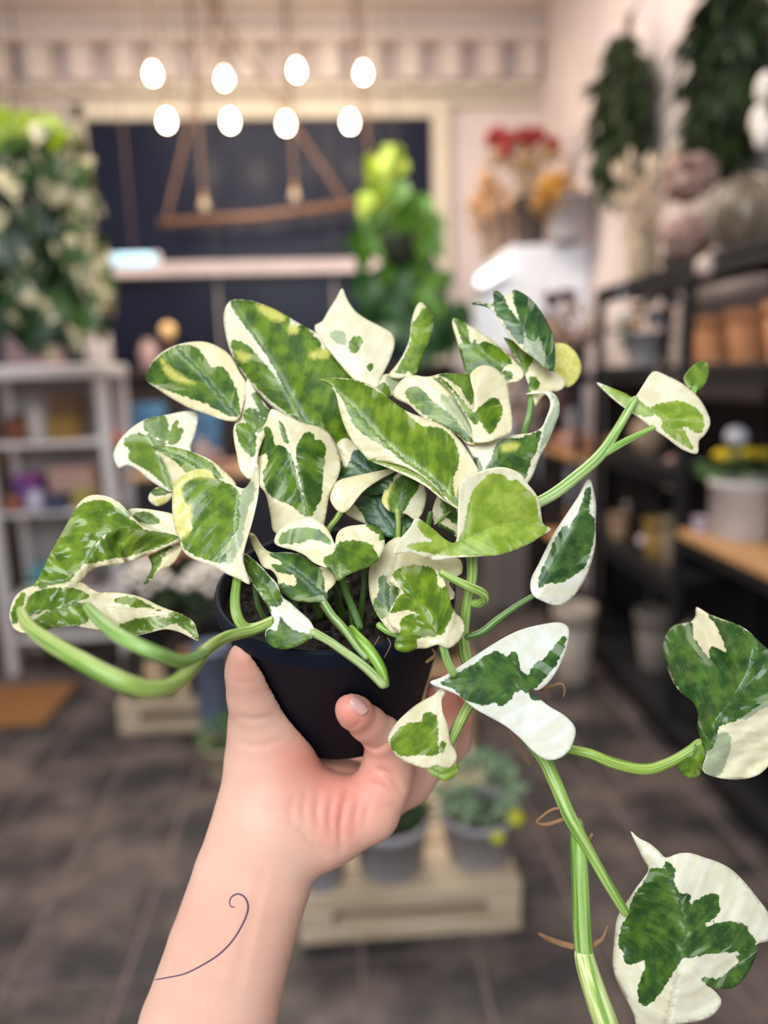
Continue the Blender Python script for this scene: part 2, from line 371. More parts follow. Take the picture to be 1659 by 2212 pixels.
def carton(x, y, z, d, m_, name, label, cat, grp=None, rz=0.0):
    e = empty(name, (x, y, z), label, cat, grp)
    MB().box((x, y, z + d[2] * .4), (d[0], d[1], d[2] * .8), rz, bev=.003).build('box_body', m_, e)
    MB().box((x, y, z + d[2] * .9), (d[0] * 1.04, d[1] * 1.04, d[2] * .2), rz, bev=.003).build('box_lid', m_, e)
    return e
C = lambda n, c, **k: mat(n, c, .5, **k)
yy = YF + .16
def onshelf(px, z): v = ray(px, 900); return EYE[0] + v[0] * (yy / v[1])
G1 = 'small goods in the white cabinet'
jar(onshelf(38, 0), yy, SH[0], .06, .13, C('amber_glass', (.18, .05, .02)), 'jar', 'dark reddish jar on the upper cabinet shelf, near its outer end', 'jar', G1)
jar(onshelf(82, 0), yy, SH[0], .055, .17, C('cream_ceramic', (.50, .45, .42)), 'jar', 'pale cream jar on the upper cabinet shelf', 'jar', G1, C('cream_lid', (.45, .40, .38)))
carton(onshelf(140, 0), yy, SH[0], (.14, .12, .12), C('ochre_box', (.26, .15, .03)), 'gift_box', 'ochre box at the bottom of the upper cabinet shelf pair', 'box', G1)
carton(onshelf(142, 0), yy + .02, SH[0] + .125, (.15, .1, .10), C('brown_box', (.13, .06, .02)), 'gift_box', 'brown box standing on the ochre box in the cabinet', 'box', G1)
carton(onshelf(50, 0), yy, SH[1], (.12, .12, .17), C('violet_box', (.12, .06, .28), c2=(.34, .05, .22)), 'gift_box', 'violet and magenta box on the middle cabinet shelf', 'box', G1)
jar(onshelf(75, 0), yy - .1, SH[1], .045, .10, C('lilac_glass', (.48, .46, .60)), 'jar', 'round lilac jar before the violet box', 'jar', G1, C('lilac_lid', (.45, .42, .55)))
jar(onshelf(26, 0), yy - .1, SH[1], .04, .09, C('rust_glass', (.26, .08, .04)), 'jar', 'low rust red jar on the middle cabinet shelf', 'jar', G1)
carton(onshelf(140, 0), yy + .03, SH[1], (.22, .1, .20), C('peach_box', (.48, .34, .26), c2=(.55, .30, .26)), 'gift_box', 'large peach box on the middle cabinet shelf', 'box', G1)
carton(onshelf(118, 0), yy - .1, SH[1], (.10, .08, .08), C('navy_box', (.05, .05, .10)), 'gift_box', 'small navy box before the peach box', 'box', G1)
carton(onshelf(178, 0), yy - .08, SH[1], (.09, .09, .09), C('mustard_box', (.34, .30, .06)), 'gift_box', 'mustard yellow box beside the cabinet post', 'box', G1)
carton(onshelf(75, 0), yy, SH[2], (.18, .14, .13), C('teal_box', (.10, .34, .42)), 'gift_box', 'turquoise box on the lower cabinet shelf', 'box', G1)
jar(onshelf(45, 0), yy - .1, SH[2], .05, .07, C('mint_glass', (.30, .42, .36)), 'jar', 'low mint green jar before the turquoise box', 'jar', G1)
carton(onshelf(150, 0), yy, SH[2], (.14, .14, .09), C('taupe_box', (.22, .18, .17)), 'gift_box', 'taupe box on the lower cabinet shelf', 'box', G1)
# on top of the cabinet
carton(onshelf(85, 0), yy + .04, zt + .05, (.22, .18, .20), C('grey_rose_box', (.16, .14, .16), c2=(.30, .16, .18)), 'carton', 'grey and rose carton on top of the white cabinet', 'box')
carton(onshelf(0, 0), yy + .04, zt + .05, (.16, .18, .17), C('ink_box', (.015, .02, .03)), 'carton', 'black carton on top of the white cabinet', 'box')

# ------------------------------------------------------------------ back bench and things on it
M_dark = wood('dark_bench_wood', (.012, .010, .010), (.05, .03, .022), (3, 30, 30))
t = empty('back_bench', (-.5, 5.2, 0), 'dark wooden bench cabinet standing below the dark window', 'cabinet')
zb = atY(350, 800, 5.0)[2]
MB().box((-.45, 5.25, zb - .03), (2.5, .55, .06), bev=.01).build('worktop', M_dark, t)
for x in (-1.35, -.45, .45):
    MB().box((x, 5.25, (zb - .06) / 2), (.88, .48, zb - .06)).build('cabinet_body', mat('bench_black', (.012, .012, .016), .6), t)
    d = MB().box((x, 5.0, (zb - .06) / 2), (.82, .02, zb - .2), bev=.004).build('door', M_dark, t)
    MB().box((x + .33, 4.982, .8), (.02, .02, .14), bev=.004).build('handle', M_brass, d)
t = empty('tall_cupboard', (-2.2, 5.5, 0), 'tall dark cupboard in the corner behind the trailing plant', 'cupboard')
MB().box((-2.28, 5.57, .98), (.88, .5, 1.96), bev=.01).build('body', mat('bench_black', (.012, .012, .016), .6), t)
for x in (-2.5, -2.06):
    d = MB().box((x, 5.31, .98), (.42, .02, 1.86), bev=.004).build('door', M_dark, t); MB().box((x + (.18 if x < -2.2 else -.18), 5.295, 1.0), (.02, .02, .2), bev=.004).build('handle', M_brass, d)
def onbench(px, y=5.1): v = ray(px, 780); return EYE[0] + v[0] * (y / v[1])
jar(onbench(215), 5.1, zb, .085, .34, C('milk_glass', (.62, .55, .55)), 'bottle', 'tall milky white bottle on the dark bench', 'bottle')
e = empty('table_lamp', (onbench(368), 5.1, zb), 'small amber globe lamp glowing on the dark bench', 'lamp')
MB().lathe((onbench(368), 5.1, zb), [(.07, 0), (.07, .02), (.02, .04), (.02, .17), (.05, .20)], 14).build('base', M_brass, e, True)
MB().ball((onbench(368), 5.1, zb + .26), .05, 14).build('shade', mat('amber_globe', (.8, .5, .2), .3, emit=(1.0, .62, .25), es=.45), e, True)
jar(onbench(326), 5.06, zb, .06, .2, C('rose_glass', (.50, .34, .32)), 'jar', 'rose pink jar beside the amber globe lamp', 'jar', None, C('rose_lid', (.5, .36, .34)))
jar(onbench(560), 5.1, zb, .05, .2, C('smoke_glass', (.08, .07, .08)), 'jar', 'smoky dark jar on the bench behind the leaves', 'jar')

# ------------------------------------------------------------------ black table with wooden top and packs
p = floor_at(250, 1480); YT = 3.72
xa, xb = -1.05, -.25; zt2 = atY(300, 1028, YT)[2]
t = empty('side_table', ((xa + xb) / 2, YT + .3, 0), 'black panelled side table with a brown wooden top', 'table')
MB().box(((xa + xb) / 2, YT + .28, zt2 - .015), (xb - xa, .56, .03), bev=.006).build('tabletop', wood('table_top_wood', (.30, .17, .09), (.45, .27, .15), (3, 30, 30)), t)
MB().box(((xa + xb) / 2, YT + .30, zt2 - .22), (xb - xa - .06, .48, .38), bev=.004).build('apron_box', mat('table_black', (.012, .014, .02), .5), t)
for x in (xa + .05, xb - .05):
    for y in (YT + .07, YT + .51): MB().box((x, y, (zt2 - .4) / 2), (.045, .045, zt2 - .38), bev=.004).build('leg', mat('table_black', (.012, .014, .02), .5), t)
def ontab(px, y=YT + .2): v = ray(px, 950); return EYE[0] + v[0] * (y / v[1])
carton(ontab(305), YT + .42, zt2, (.16, .10, .34), C('blue_box', (.05, .13, .28), c2=(.12, .36, .62)), 'gift_box', 'tall bright blue box at the back of the black side table', 'box')
carton(ontab(247), YT + .36, zt2, (.07, .09, .36), C('cream_carton', (.46, .38, .34)), 'carton', 'slim cream carton on the black side table', 'box')
e = empty('bauble', (ontab(254), YT + .15, zt2), 'red ball on a small stand on the black side table', 'bauble')
MB().lathe((ontab(254), YT + .15, zt2), [(.03, 0), (.03, .01), (.008, .02), (.008, .16)], 10).build('stand', M_black, e, True)
MB().ball((ontab(254), YT + .15, zt2 + .18), .034, 12).build('ball', C('red_gloss', (.55, .03, .03)), e, True)
carton(ontab(345), YT + .30, zt2, (.20, .10, .20), C('clay_box', (.30, .14, .09)), 'gift_box', 'clay brown box beside the tall blue box', 'box')
carton(ontab(430), YT + .40, zt2, (.16, .10, .30), C('denim_box', (.04, .10, .20), c2=(.10, .26, .46)), 'gift_box', 'denim blue box behind the leaves on the side table', 'box')
jar(ontab(440), YT + .12, zt2, .05, .16, C('mauve_wrap', (.38, .29, .27)), 'vase', 'small mauve vase on the side table behind the leaves', 'vase', None, C('mauve_lid', (.38, .29, .27)))
for k, (px, py) in enumerate(((468, 985), (485, 1010), (462, 1022), (500, 1030))):
    q = atY(px, py, YT + .1); r = .026
    e = empty('shell_bauble', (q[0], q[1], zt2), f'copper pink bauble on a thin pick, {["first","second","third","fourth"][k]} counted from the blue box', 'bauble', 'copper picks on the side table')
    MB().ball((q[0], q[1], max(q[2], zt2 + r)), r, 10).build('ball', C('copper_pink', (.45, .25, .18), metal=.3), e, True)
    if q[2] > zt2 + r: MB().tube([(q[0], q[1], zt2), (q[0], q[1], q[2] - r * .8)], .003, 5).build('pick', M_brass, e)

# ------------------------------------------------------------------ pallets, pots and flowers on the floor
M_pine = wood('pallet_pine', (.46, .34, .22), (.70, .56, .40), (4, 40, 40))
def pallet(x0, x1, y0, y1, label):
    t = empty('pallet', ((x0 + x1) / 2, (y0 + y1) / 2, 0), label, 'pallet', 'wooden pallets on the floor'); w_ = x1 - x0; l_ = y1 - y0
    for k in range(3):
        y = y0 + .05 + k * (l_ - .1) / 2
        bt = .044 if k == 0 else .018
        MB().box(((x0 + x1) / 2, y, bt / 2), (w_, .09, bt), bev=.003).build('bottom_board', M_pine, t)
        for x in (x0 + .045, (x0 + x1) / 2, x1 - .045):
            if k == 0 and abs(x - (x0 + x1) / 2) < .01: continue
            MB().box((x, y, (bt + .092) / 2), (.09, .09, .092 - bt), bev=.004).build('block', M_pine, t)
        MB().box(((x0 + x1) / 2, y, .107), (w_, .09, .030), bev=.003).build('stringer_board', M_pine, t)
    n = max(3, int(l_ / .089))
    for k in range(n):
        y = y0 + .045 + k * (l_ - .09) / (n - 1)
        MB().box(((x0 + x1) / 2, y, .133), (w_, .085, .022), bev=.003).build('deck_board', M_pine, t)
pallet(-.148, .432, 1.68, 2.46, 'pale pine pallet carrying grey pots, close to the floor joint')
pallet(-.95, -.36, 2.92, 3.55, 'pine pallet carrying chrysanthemum pots by the black side table')
M_zinc = mat('grey_planter', (.36, .34, .36), .6, scale=8, var=.06)
M_soil = mat('potting_soil', (.008, .006, .005), .95, scale=60, c2=(.028, .020, .015), bump=.6)
F_g = mat('foliage_green', (.05, .12, .03), .5, c2=(.14, .25, .07), scale=30)
F_d = mat('foliage_dark', (.012, .035, .012), .5, c2=(.05, .10, .03), scale=30)
F_s = mat('foliage_sage', (.16, .27, .16), .55, c2=(.30, .40, .24), scale=30)
def planter(x, y, z, r, h, m_, label, foli=None, flowers=(), cat='potted plant', name='potted_plant', taper=.74, grp=None):
    e = empty(name, (x, y, z), label, cat, grp)
    MB().lathe((x, y, z), [(r * taper, 0), (r * (taper + .05), .006), (r * .96, h * .86), (r * 1.02, h * .87), (r * 1.02, h), (r * .93, h), (r * .90, h * .85)], 22, cap=False).lathe((x, y, z), [(.001, .002), (r * taper, .001)], 22, cap=False).build('pot', m_, e, True)
    MB().lathe((x, y, z + h * .86), [(.001, .012), (r * .6, .008), (r * .91, 0)], 18, cap=False).build('soil', M_soil, e, True)
    if foli:
        fm, rad, n, sz, cz = foli
        o = MB().leafblob((x, y, z + h + cz), rad, n, sz, up=.3).build('foliage', fm, e); o['kind'] = 'stuff'
    for k, (fx, fy, fz, fr, fm2) in enumerate(flowers):
        o = MB().ball((x + fx, y + fy, z + h + fz), fr, 9, (1, 1, .75), .18).build('flower_head', fm2, e, True)
    return e
Y_f = mat('flower_yellow', (.75, .52, .01), .6); R_f = mat('flower_red', (.42, .03, .03), .6); P_f = mat('flower_salmon', (.74, .30, .25), .6); W_f = mat('flower_white', (.80, .75, .68), .7)
pz = .144
p = floor_at(850, 1925, pz); planter(p[0], p[1] + .10, pz, .108, .15, M_zinc, 'grey pot with a yellow bloom on the near pallet', (F_d, (.09, .09, .05), 110, .06, .02), ((-.005, -.03, .13, .032, Y_f), (.02, .0, .11, .02, Y_f)), grp='grey pots on the near pallet')
p = floor_at(1050, 1895, pz); planter(p[0], p[1] + .10, pz, .108, .14, M_zinc, 'grey pot with a sage green bush at the pallet corner', (F_s, (.105, .11, .09), 230, .045, .06), ((.08, -.09, .02, .026, mat('flower_chartreuse', (.55, .55, .03), .6)), (.03, -.11, -.02, .02, mat('flower_chartreuse', (.55, .55, .03), .6))), grp='grey pots on the near pallet')
p = floor_at(690, 1955, pz); planter(p[0], p[1] + .10, pz, .08, .15, M_zinc, 'grey pot half hidden by the forearm on the near pallet', (F_d, (.06, .06, .04), 60, .05, .02), grp='grey pots on the near pallet')
p = floor_at(1000, 1775, pz); planter(.09, 2.36, pz, .09, .13, mat('red_pot', (.32, .04, .03), .6), 'red pot with dark leaves at the back of the near pallet', (F_d, (.09, .09, .08), 90, .07, .06), ((.0, -.08, .05, .025, R_f), (.05, -.07, .10, .025, R_f)))
# wooden crate behind the near pallet
t = empty('wooden_crate', (.22, 2.75, 0), 'slatted wooden crate behind the near pallet', 'crate')
M_cr = wood('crate_wood', (.36, .22, .10), (.58, .40, .22), (4, 40, 40))
for k in range(4):
    z = .06 + k * .095
    for y in (2.6, 2.95): MB().box((.2, y, z), (.56, .014, .08), bev=.003).build('slat', M_cr, t)
    for x in (-.08, .48): MB().box((x, 2.775, z), (.014, .34, .08), bev=.003).build('slat', M_cr, t)
for x in (-.06, .46):
    for y in (2.62, 2.93): MB().box((x, y, .2), (.03, .03, .4), bev=.003).build('corner_post', M_cr, t)
MB().box((.2, 2.775, .012), (.54, .33, .014)).build('bottom_panel', M_cr, t)
planter(.32, 2.78, .02, .12, .40, mat('crate_pot', (.08, .10, .06), .7), 'green leafy plant with red blooms standing in the crate', (F_g, (.10, .10, .10), 160, .08, .08), tuple((RNG.uniform(-.12, .12), RNG.uniform(-.13, 0), RNG.uniform(.05, .2), .026, R_f) for _ in range(9)))
planter(.06, 2.78, .02, .10, .38, mat('crate_pot', (.08, .10, .06), .7), 'dark green leafy plant standing in the crate', (F_d, (.08, .08, .10), 120, .08, .08))
# mums
def mums(px, py, Y, z, r, n, fm, label):
    q = atY(px, py, Y); rr = RNG
    fl_ = []
    for k in range(n):
        a = k * 2.4; s = math.sqrt((k + .5) / n); fl_.append((r * 1.25 * s * math.cos(a), r * 1.25 * s * math.sin(a), .10 + .10 * (1 - s * s), .021, fm))
    planter(q[0], Y, z, r, .17, mat('dark_nursery_pot', (.02, .02, .022), .6), label, (F_d, (r * 1.1, r * 1.1, .08), 110, .06, .04), fl_, 'chrysanthemum', 'chrysanthemum', grp='chrysanthemums by the side table')
def stoolbox(x, y, w_, h, label, z0=.144):
    e = empty('plant_stand', (x, y, z0), label, 'stand', 'dark stands under the chrysanthemums')
    MB().box((x, y, h - .01), (w_, w_, .02), bev=.004).build('stand_top', M_dark, e)
    for a in (-1, 1):
        for b_ in (-1, 1): MB().box((x + a * (w_ / 2 - .02), y + b_ * (w_ / 2 - .02), (h - .02 + z0) / 2), (.03, .03, h - .02 - z0)).build('leg', M_black, e)
for (px, py, Y, hh, r, n, fm, lb) in ((318, 1290, 3.05, .40, .085, 24, W_f, 'white'), (470, 1285, 3.04, .42, .12, 40, W_f, 'cream'), (390, 1215, 3.38, .52, .12, 40, P_f, 'salmon pink')):
    q = atY(px, py, Y)
    lab = {'white': 'small white chrysanthemum pot nearest the side table leg', 'cream': 'cream white chrysanthemum pot beside the black nursery pot', 'salmon pink': 'salmon pink chrysanthemum pot behind the white ones'}[lb]
    base = q[2] - .22
    stoolbox(q[0], Y, .2, base, f'dark stand under the {lb} chrysanthemum')
    mums(px, py, Y, base, r, n, fm, lab)
planter(-.628, 2.985, pz, .045, .10, mat('dark_nursery_pot', (.02, .02, .022), .6), 'dark pot with small red blooms on the far pallet', (F_d, (.045, .045, .05), 60, .05, .03), tuple((RNG.uniform(-.06, .06), RNG.uniform(-.06, .0), RNG.uniform(.03, .09), .022, R_f) for _ in range(10)))
q = floor_at(474, 1600); q[1] = 2.80
e = empty('bucket', (q[0], q[1], 0), 'blue grey upright bucket beside the far pallet', 'bucket')
hb = atY(478, 1400, q[1])[2]
MB().lathe((q[0], q[1], 0), [(.055, 0), (.06, .01), (.075, hb), (.08, hb), (.08, hb + .012), (.07, hb + .012), (.055, .02)], 20, cap=False).build('body', mat('blue_grey_enamel', (.20, .24, .36), .45), e, True)
MB().tube([(q[0] - .08, q[1], hb - .02), (q[0] - .06, q[1] - .06, hb + .03), (q[0], q[1] - .085, hb + .04), (q[0] + .06, q[1] - .06, hb + .03), (q[0] + .08, q[1], hb - .02)], .004, 6).build('handle', M_black, e)
q = floor_at(478, 1660); planter(q[0] + .02, q[1] - .05, 0, .075, .13, mat('beige_pot', (.42, .34, .24), .7), 'beige pot with green leaves standing by the wrist', (F_g, (.06, .06, .05), 60, .06, .03))
# door mat
a, b = floor_at(175, 1490), floor_at(0, 1580)
t = empty('door_mat', (-1.9, 3.15, 0), 'brown coir door mat lying before the white cabinet', 'mat')
MB().box((-1.62, 3.27, .010), (.62, .44, .012), bev=.004).build('pile', mat('coir_brown', (.16, .07, .02), .95, scale=80, c2=(.26, .12, .04), bump=.5), t)
MB().box((-1.62, 3.27, .0055), (.66, .48, .006), bev=.002).build('rubber_backing', M_black, t)
# ------------------------------------------------------------------ shelving along the right wall
M_board = wood('shelf_board_wood', (.42, .21, .08), (.62, .36, .17), (40, 3, 40))
def PX(px, Y): v = ray(px, 900); return EYE[0] + v[0] * (Y / v[1])
def rack(name, label, x0, x1, ys, zt, levels, back=None):
    t = empty(name, ((x0 + x1) / 2, (ys[0] + ys[-1]) / 2, 0), label, 'shelving')
    for y in ys:
        for x in (x0, x1): MB().box((x, y, zt / 2), (.035, .035, zt), bev=.004).build('post', M_black, t)
        for z in (zt - .03, .07): MB().box(((x0 + x1) / 2, y, z), (x1 - x0, .03, .035)).build('side_rail', M_black, t)
    for (z, ya, yb, m_) in levels:
        MB().box(((x0 + x1) / 2, (ya + yb) / 2, z - .016), (x1 - x0 + .04, yb - ya, .032), bev=.004).build('shelf', m_, t)
        MB().box((x0 - .012, (ya + yb) / 2, z - .055), (.016, yb - ya, .03)).build('front_rail', M_black, t)
    if back: MB().box((x1 + .02, (ys[0] + ys[-1]) / 2, (back[0] + back[1]) / 2), (.012, ys[-1] - ys[0], back[1] - back[0])).build('back_panel', M_black, t)  # black sheet added behind the lower shelves, standing in for shade
    return t
SX = 1.24
rack('shelving_unit', 'black metal shelving with a brown wooden board near the camera', SX, 1.555, (1.62, 2.575, 3.45), 1.80,
     [(1.80, 1.6, 3.47, M_black), (1.45, 1.6, 3.47, M_black), (.865, 1.6, 2.56, M_board), (1.08, 2.59, 3.47, M_black), (.66, 2.59, 3.47, M_black), (.42, 1.6, 2.56, M_black), (.12, 1.6, 3.47, M_black)], (.10, 1.30))
rack('shelving_unit', 'lower rack with wooden boards of copper vases beyond the black shelving', 1.20, 1.55, (3.62, 4.16), 1.42,
     [(1.42, 3.6, 4.18, M_black), (1.015, 3.6, 4.18, M_board), (.53, 3.6, 4.18, M_board), (.12, 3.6, 4.18, M_black)], (.10, 1.38))
M_terra = mat('terracotta', (.46, .19, .08), .75, scale=10, c2=(.56, .27, .13))
def plainpot(x, y, z, r, h, m_, label, name='flower_pot', cat='pot', grp=None):
    e = empty(name, (x, y, z), label, cat, grp)
    MB().lathe((x, y, z), [(r * .72, 0), (r * .94, h * .8), (r * .88, h * .8), (r * .68, .02), (.001, .02)], 20, cap=False).build('body', m_, e, True)
    MB().lathe((x, y, z), [(r * .92, h * .78), (r, h * .78), (r, h), (r * .9, h), (r * .9, h * .8)], 20, cap=False).build('rim', m_, e, True)
G = 'terracotta pots on the black shelving'
plainpot(1.385, 2.69, 1.45, .075, .17, M_terra, 'terracotta pot right next to the black shelving post', grp=G)
plainpot(1.40, 2.47, 1.45, .08, .175, M_terra, 'terracotta pot in the middle of the upper shelf', grp=G)
plainpot(1.33, 2.12, 1.45, .08, .17, M_terra, 'terracotta pot at the near end of the upper shelf', grp=G)
plainpot(1.46, 2.30, 1.45, .085, .22, M_terra, 'taller terracotta pot at the back of the upper shelf', grp=G)
planter(PX(1612, 2.40), 2.40, .865, .105, .20, mat('white_stone_pot', (.60, .55, .54), .7), 'white stone pot with yellow blooms on the brown wooden board', (F_g, (.11, .11, .05), 60, .06, .03),
        ((-.085, -.02, .085, .03, Y_f), (.0, -.03, .09, .028, Y_f), (-.04, .0, .075, .028, mat('flower_cream', (.6, .5, .2), .6)), (-.03, .0, .145, .04, mat('flower_lilac_white', (.62, .62, .70), .6)), (.07, 0, .08, .03, Y_f)), taper=.9)
plainpot(PX(1525, 2.48), 2.48, .865, .03, .055, mat('lilac_cup', (.42, .34, .42), .5), 'tiny lilac cup beside the white stone pot', 'cup', 'cup')
planter(1.36, 1.78, .865, .09, .16, mat('teal_pot', (.05, .18, .20), .5), 'teal pot with leaves at the near end of the wooden board', (F_g, (.09, .09, .06), 60, .07, .04))
for k, (px, c_) in enumerate(((1530, (.16, .11, .12)), (1580, (.34, .17, .14)), (1625, (.12, .09, .11)))):
    y = 2.45 - .12 * k; jar(PX(px, y), y, .42, .05, .14, mat(f'dim_pot_{k}', c_, .6), 'jar', f'{["mauve","salmon","plum"][k]} jar under the brown wooden board', 'jar', 'jars under the wooden board')
# middle bay goods
e = empty('potted_flower', (PX(1385, 3.2), 3.2, 1.45), 'zinc pot of white and orange flowers on the black shelving', 'potted plant')
xx = PX(1385, 3.2)
MB().lathe((xx, 3.2, 1.45), [(.06, 0), (.085, .13), (.09, .13), (.09, .14), (.08, .14), (.055, .01)], 18, cap=False).build('pot', M_zinc, e, True)
o = MB().leafblob((xx, 3.2, 1.60), (.12, .09, .07), 70, .06).build('foliage', F_d, e); o['kind'] = 'stuff'
for k, (dx, dz, r, mm) in enumerate(((-.10, .30, .030, 'ice'), (-.12, .22, .032, 'w'), (-.05, .24, .03, 'o'), (.0, .27, .033, 'w'), (.02, .21, .03, 'ice'), (.07, .22, .032, 'o'), (.10, .27, .034, 'ice'), (.05, .18, .03, 'l'), (-.06, .17, .03, 'o'))):
    MB().ball((xx + dx, 3.15, 1.45 + dz), r, 9, (1, 1, .8), .12).build('flower_head', {'ice': mat('flower_ice', (.55, .62, .72), .5), 'w': W_f, 'o': mat('flower_orange', (.55, .27, .06), .6), 'l': mat('flower_lilac', (.45, .42, .60), .5)}[mm], e, True)
e = empty('globe_vase', (PX(1402, 3.1), 3.1, 1.08), 'round beige ceramic globe on the middle shelf', 'vase')
MB().lathe((PX(1402, 3.1), 3.1, 1.08), [(.035, 0), (.065, .03), (.075, .08), (.065, .125), (.03, .15), (.03, .165), (.024, .165), (.02, .14)], 18, cap=False).build('body', mat('beige_ceramic', (.36, .25, .17), .6), e, True)
def bauble(px, py, Y, r, m_, zhook, label):
    q = atY(px, py, Y); e = empty('bauble', (q[0], q[1], q[2] - r), label, 'bauble', 'baubles hung in the black shelving')
    MB().ball(q, r, 12).build('ball', m_, e, True)
    MB().lathe(q, [(r * .22, r * .95), (r * .22, r * 1.2)], 8).build('cap', M_brass, e)
    MB().tube([q + np.array([0, 0, r]), (q[0], q[1], zhook)], .0015, 4).build('thread', M_cord, e)
M_pearl = mat('pearl_white', (.66, .58, .60), .3, spec=.5)
bauble(1448, 1045, 2.75, .026, M_pearl, 1.05, 'pearl white bauble hung highest in the black shelving')
bauble(1388, 1168, 3.0, .026, mat('pearl_pink', (.48, .38, .42), .3), 1.05, 'pink pearl bauble beside the ochre pot')
bauble(1432, 1253, 2.75, .027, M_pearl, .63, 'pearl white bauble hung lowest in the black shelving')
bauble(1355, 1092, 3.25, .022, mat('dusky_glass', (.26, .20, .20), .4), 1.05, 'dusky small bauble at the far shelving post')
bauble(1452, 1000, 2.8, .03, mat('dusky_rose', (.36, .20, .17), .5), 1.05, 'dusky rose bauble above the highest pearl one')
bauble(1526, 576, 2.42, .036, mat('pearl_peach', (.62, .48, .42), .4), 1.80, 'peach bauble hung from the top shelf edge')
plainpot(PX(1430, 2.95), 2.95, .66, .06, .16, mat('ochre_pot', (.24, .14, .03), .6), 'ochre pot on the lower middle shelf')
plainpot(PX(1462, 2.8), 2.8, .66, .045, .2, mat('khaki_pot', (.20, .15, .10), .6), 'slim khaki pot on the lower middle shelf')
plainpot(PX(1345, 3.3), 3.3, .66, .05, .12, mat('tan_pot', (.26, .16, .09), .6), 'small tan pot at the far end of the lower shelf')
plainpot(1.39, 3.05, .12, .10, .26, mat('taupe_pot', (.17, .15, .13), .7), 'taupe pot standing on the bottom shelf')
# copper things on the lower rack
M_cop = mat('polished_copper', (.55, .28, .18), .3, metal=.7)
for k, (px, r, h, Y) in enumerate(((1205, .035, .09, 3.95), (1232, .045, .13, 3.9), (1262, .04, .10, 3.85), (1290, .045, .14, 3.8), (1318, .04, .09, 3.75))):
    x = PX(px, Y); e = empty('copper_vase', (x, Y, 1.015), f'copper vase on the rack, {["first","second","third","fourth","fifth"][k]} counted from the far end', 'vase', 'copper vases on the rack')
    MB().lathe((x, Y, 1.015), [(r * .6, 0), (r, h * .3), (r * .95, h * .55), (r * .4, h * .8), (r * .5, h), (r * .42, h), (r * .3, h * .8)], 16, cap=False).build('body', M_cop if k % 2 == 0 else mat('rose_vase', (.50, .30, .26), .4), e, True)
    MB().lathe((x, Y, 1.015), [(r * .65, -.0005), (r * .65, .008)], 14).build('foot', M_brass, e)
for k, (px, Y) in enumerate(((1200, 3.9), (1250, 3.75))):
    x = PX(px, Y) + .13; jar(x, Y, .53, .07, .2, mat(f'brown_crock_{k}', ((.20, .10, .06), (.13, .10, .09))[k], .5), 'crock', f'{("reddish", "grey brown")[k]} crock on the lower board of the rack', 'crock', 'crocks on the rack')
e = empty('dried_bouquet', (PX(1240, 3.85), 3.85, 1.42), 'dried orange and pink bouquet with a plum top on the rack', 'bouquet')
x = PX(1240, 3.85)
MB().lathe((x, 3.85, 1.42), [(.05, 0), (.06, .1), (.05, .16), (.06, .18), (.05, .18), (.04, .02)], 14, cap=False).build('vase', mat('dark_vase', (.05, .035, .03), .5), e, True)
o = MB().leafblob((x, 3.85, 1.66), (.13, .1, .1), 120, .06).build('dried_foliage', mat('dried_tan', (.40, .24, .12), .8, c2=(.52, .36, .24), scale=30), e); o['kind'] = 'stuff'
for k in range(8): MB().ball((x + RNG.uniform(-.12, .12), 3.77, 1.66 + RNG.uniform(-.07, .1)), .03, 8, (1, 1, 1), .15).build('flower_head', mat('dried_pink', (.50, .36, .32), .8), e, True)
for k in range(5): MB().ball((x - .08 + RNG.uniform(-.06, .06), 3.85, 1.80 + RNG.uniform(-.02, .03)), .035, 8, (1, 1, 1), .15).build('flower_head', mat('dried_plum', (.08, .03, .06), .8), e, True)
for k, (px, Y, hv, m1, m2) in enumerate(((1135, 4.45, 1.05, (.34, .22, .16), (.50, .37, .31)), (1195, 4.42, 1.15, (.13, .06, .09), (.30, .16, .14)))):
    x = PX(px, Y); e = empty('floor_vase', (x, Y, 0), ('tall dark floor vase of sand pink dried flowers before the cooler', 'tall dark floor vase of plum dried flowers before the cooler')[k], 'floor vase', 'floor vases by the cooler')
    MB().lathe((x, Y, 0), [(.07, 0), (.075, .02), (.10, hv * .4), (.07, hv * .85), (.08, hv), (.07, hv), (.06, hv * .85), (.06, .05)], 18, cap=False).build('vase', mat('dark_vase', (.05, .035, .03), .5), e, True)
    o = MB().leafblob((x, Y, hv + .32), (.14, .13, .30), 200, .11).build('dried_foliage', mat(f'dried_tint_{k}', m1, .8, c2=m2, scale=20), e); o['kind'] = 'stuff'
    for _ in range(9): MB().ball((x + RNG.uniform(-.14, .14), Y - .12, hv + RNG.uniform(.05, .6)), .035, 8, (1, 1, 1), .15).build('flower_head', mat(f'dried_head_{k}', m2, .8), e, True)
# boxes on the floor by the rack
e = empty('ribbed_crate', (PX(1090, 4.35), 4.35, 0), 'grey ribbed crate on the floor at the end of the rack', 'crate')
x = PX(1090, 4.35)
MB().box((x, 4.35, .25), (.22, .26, .46), bev=.005).build('body', mat('taupe_crate', (.20, .17, .16), .7), e)
for k in range(6): MB().box((x - .09 + k * .036, 4.213, .25), (.014, .012, .44), bev=.002).build('rib', mat('taupe_crate', (.20, .17, .16), .7), e)
plainpot(1.075, 3.25, 0, .10, .36, mat('putty_pot', (.36, .30, .25), .7), 'tall putty coloured planter on the floor before the rack', 'planter', 'planter')

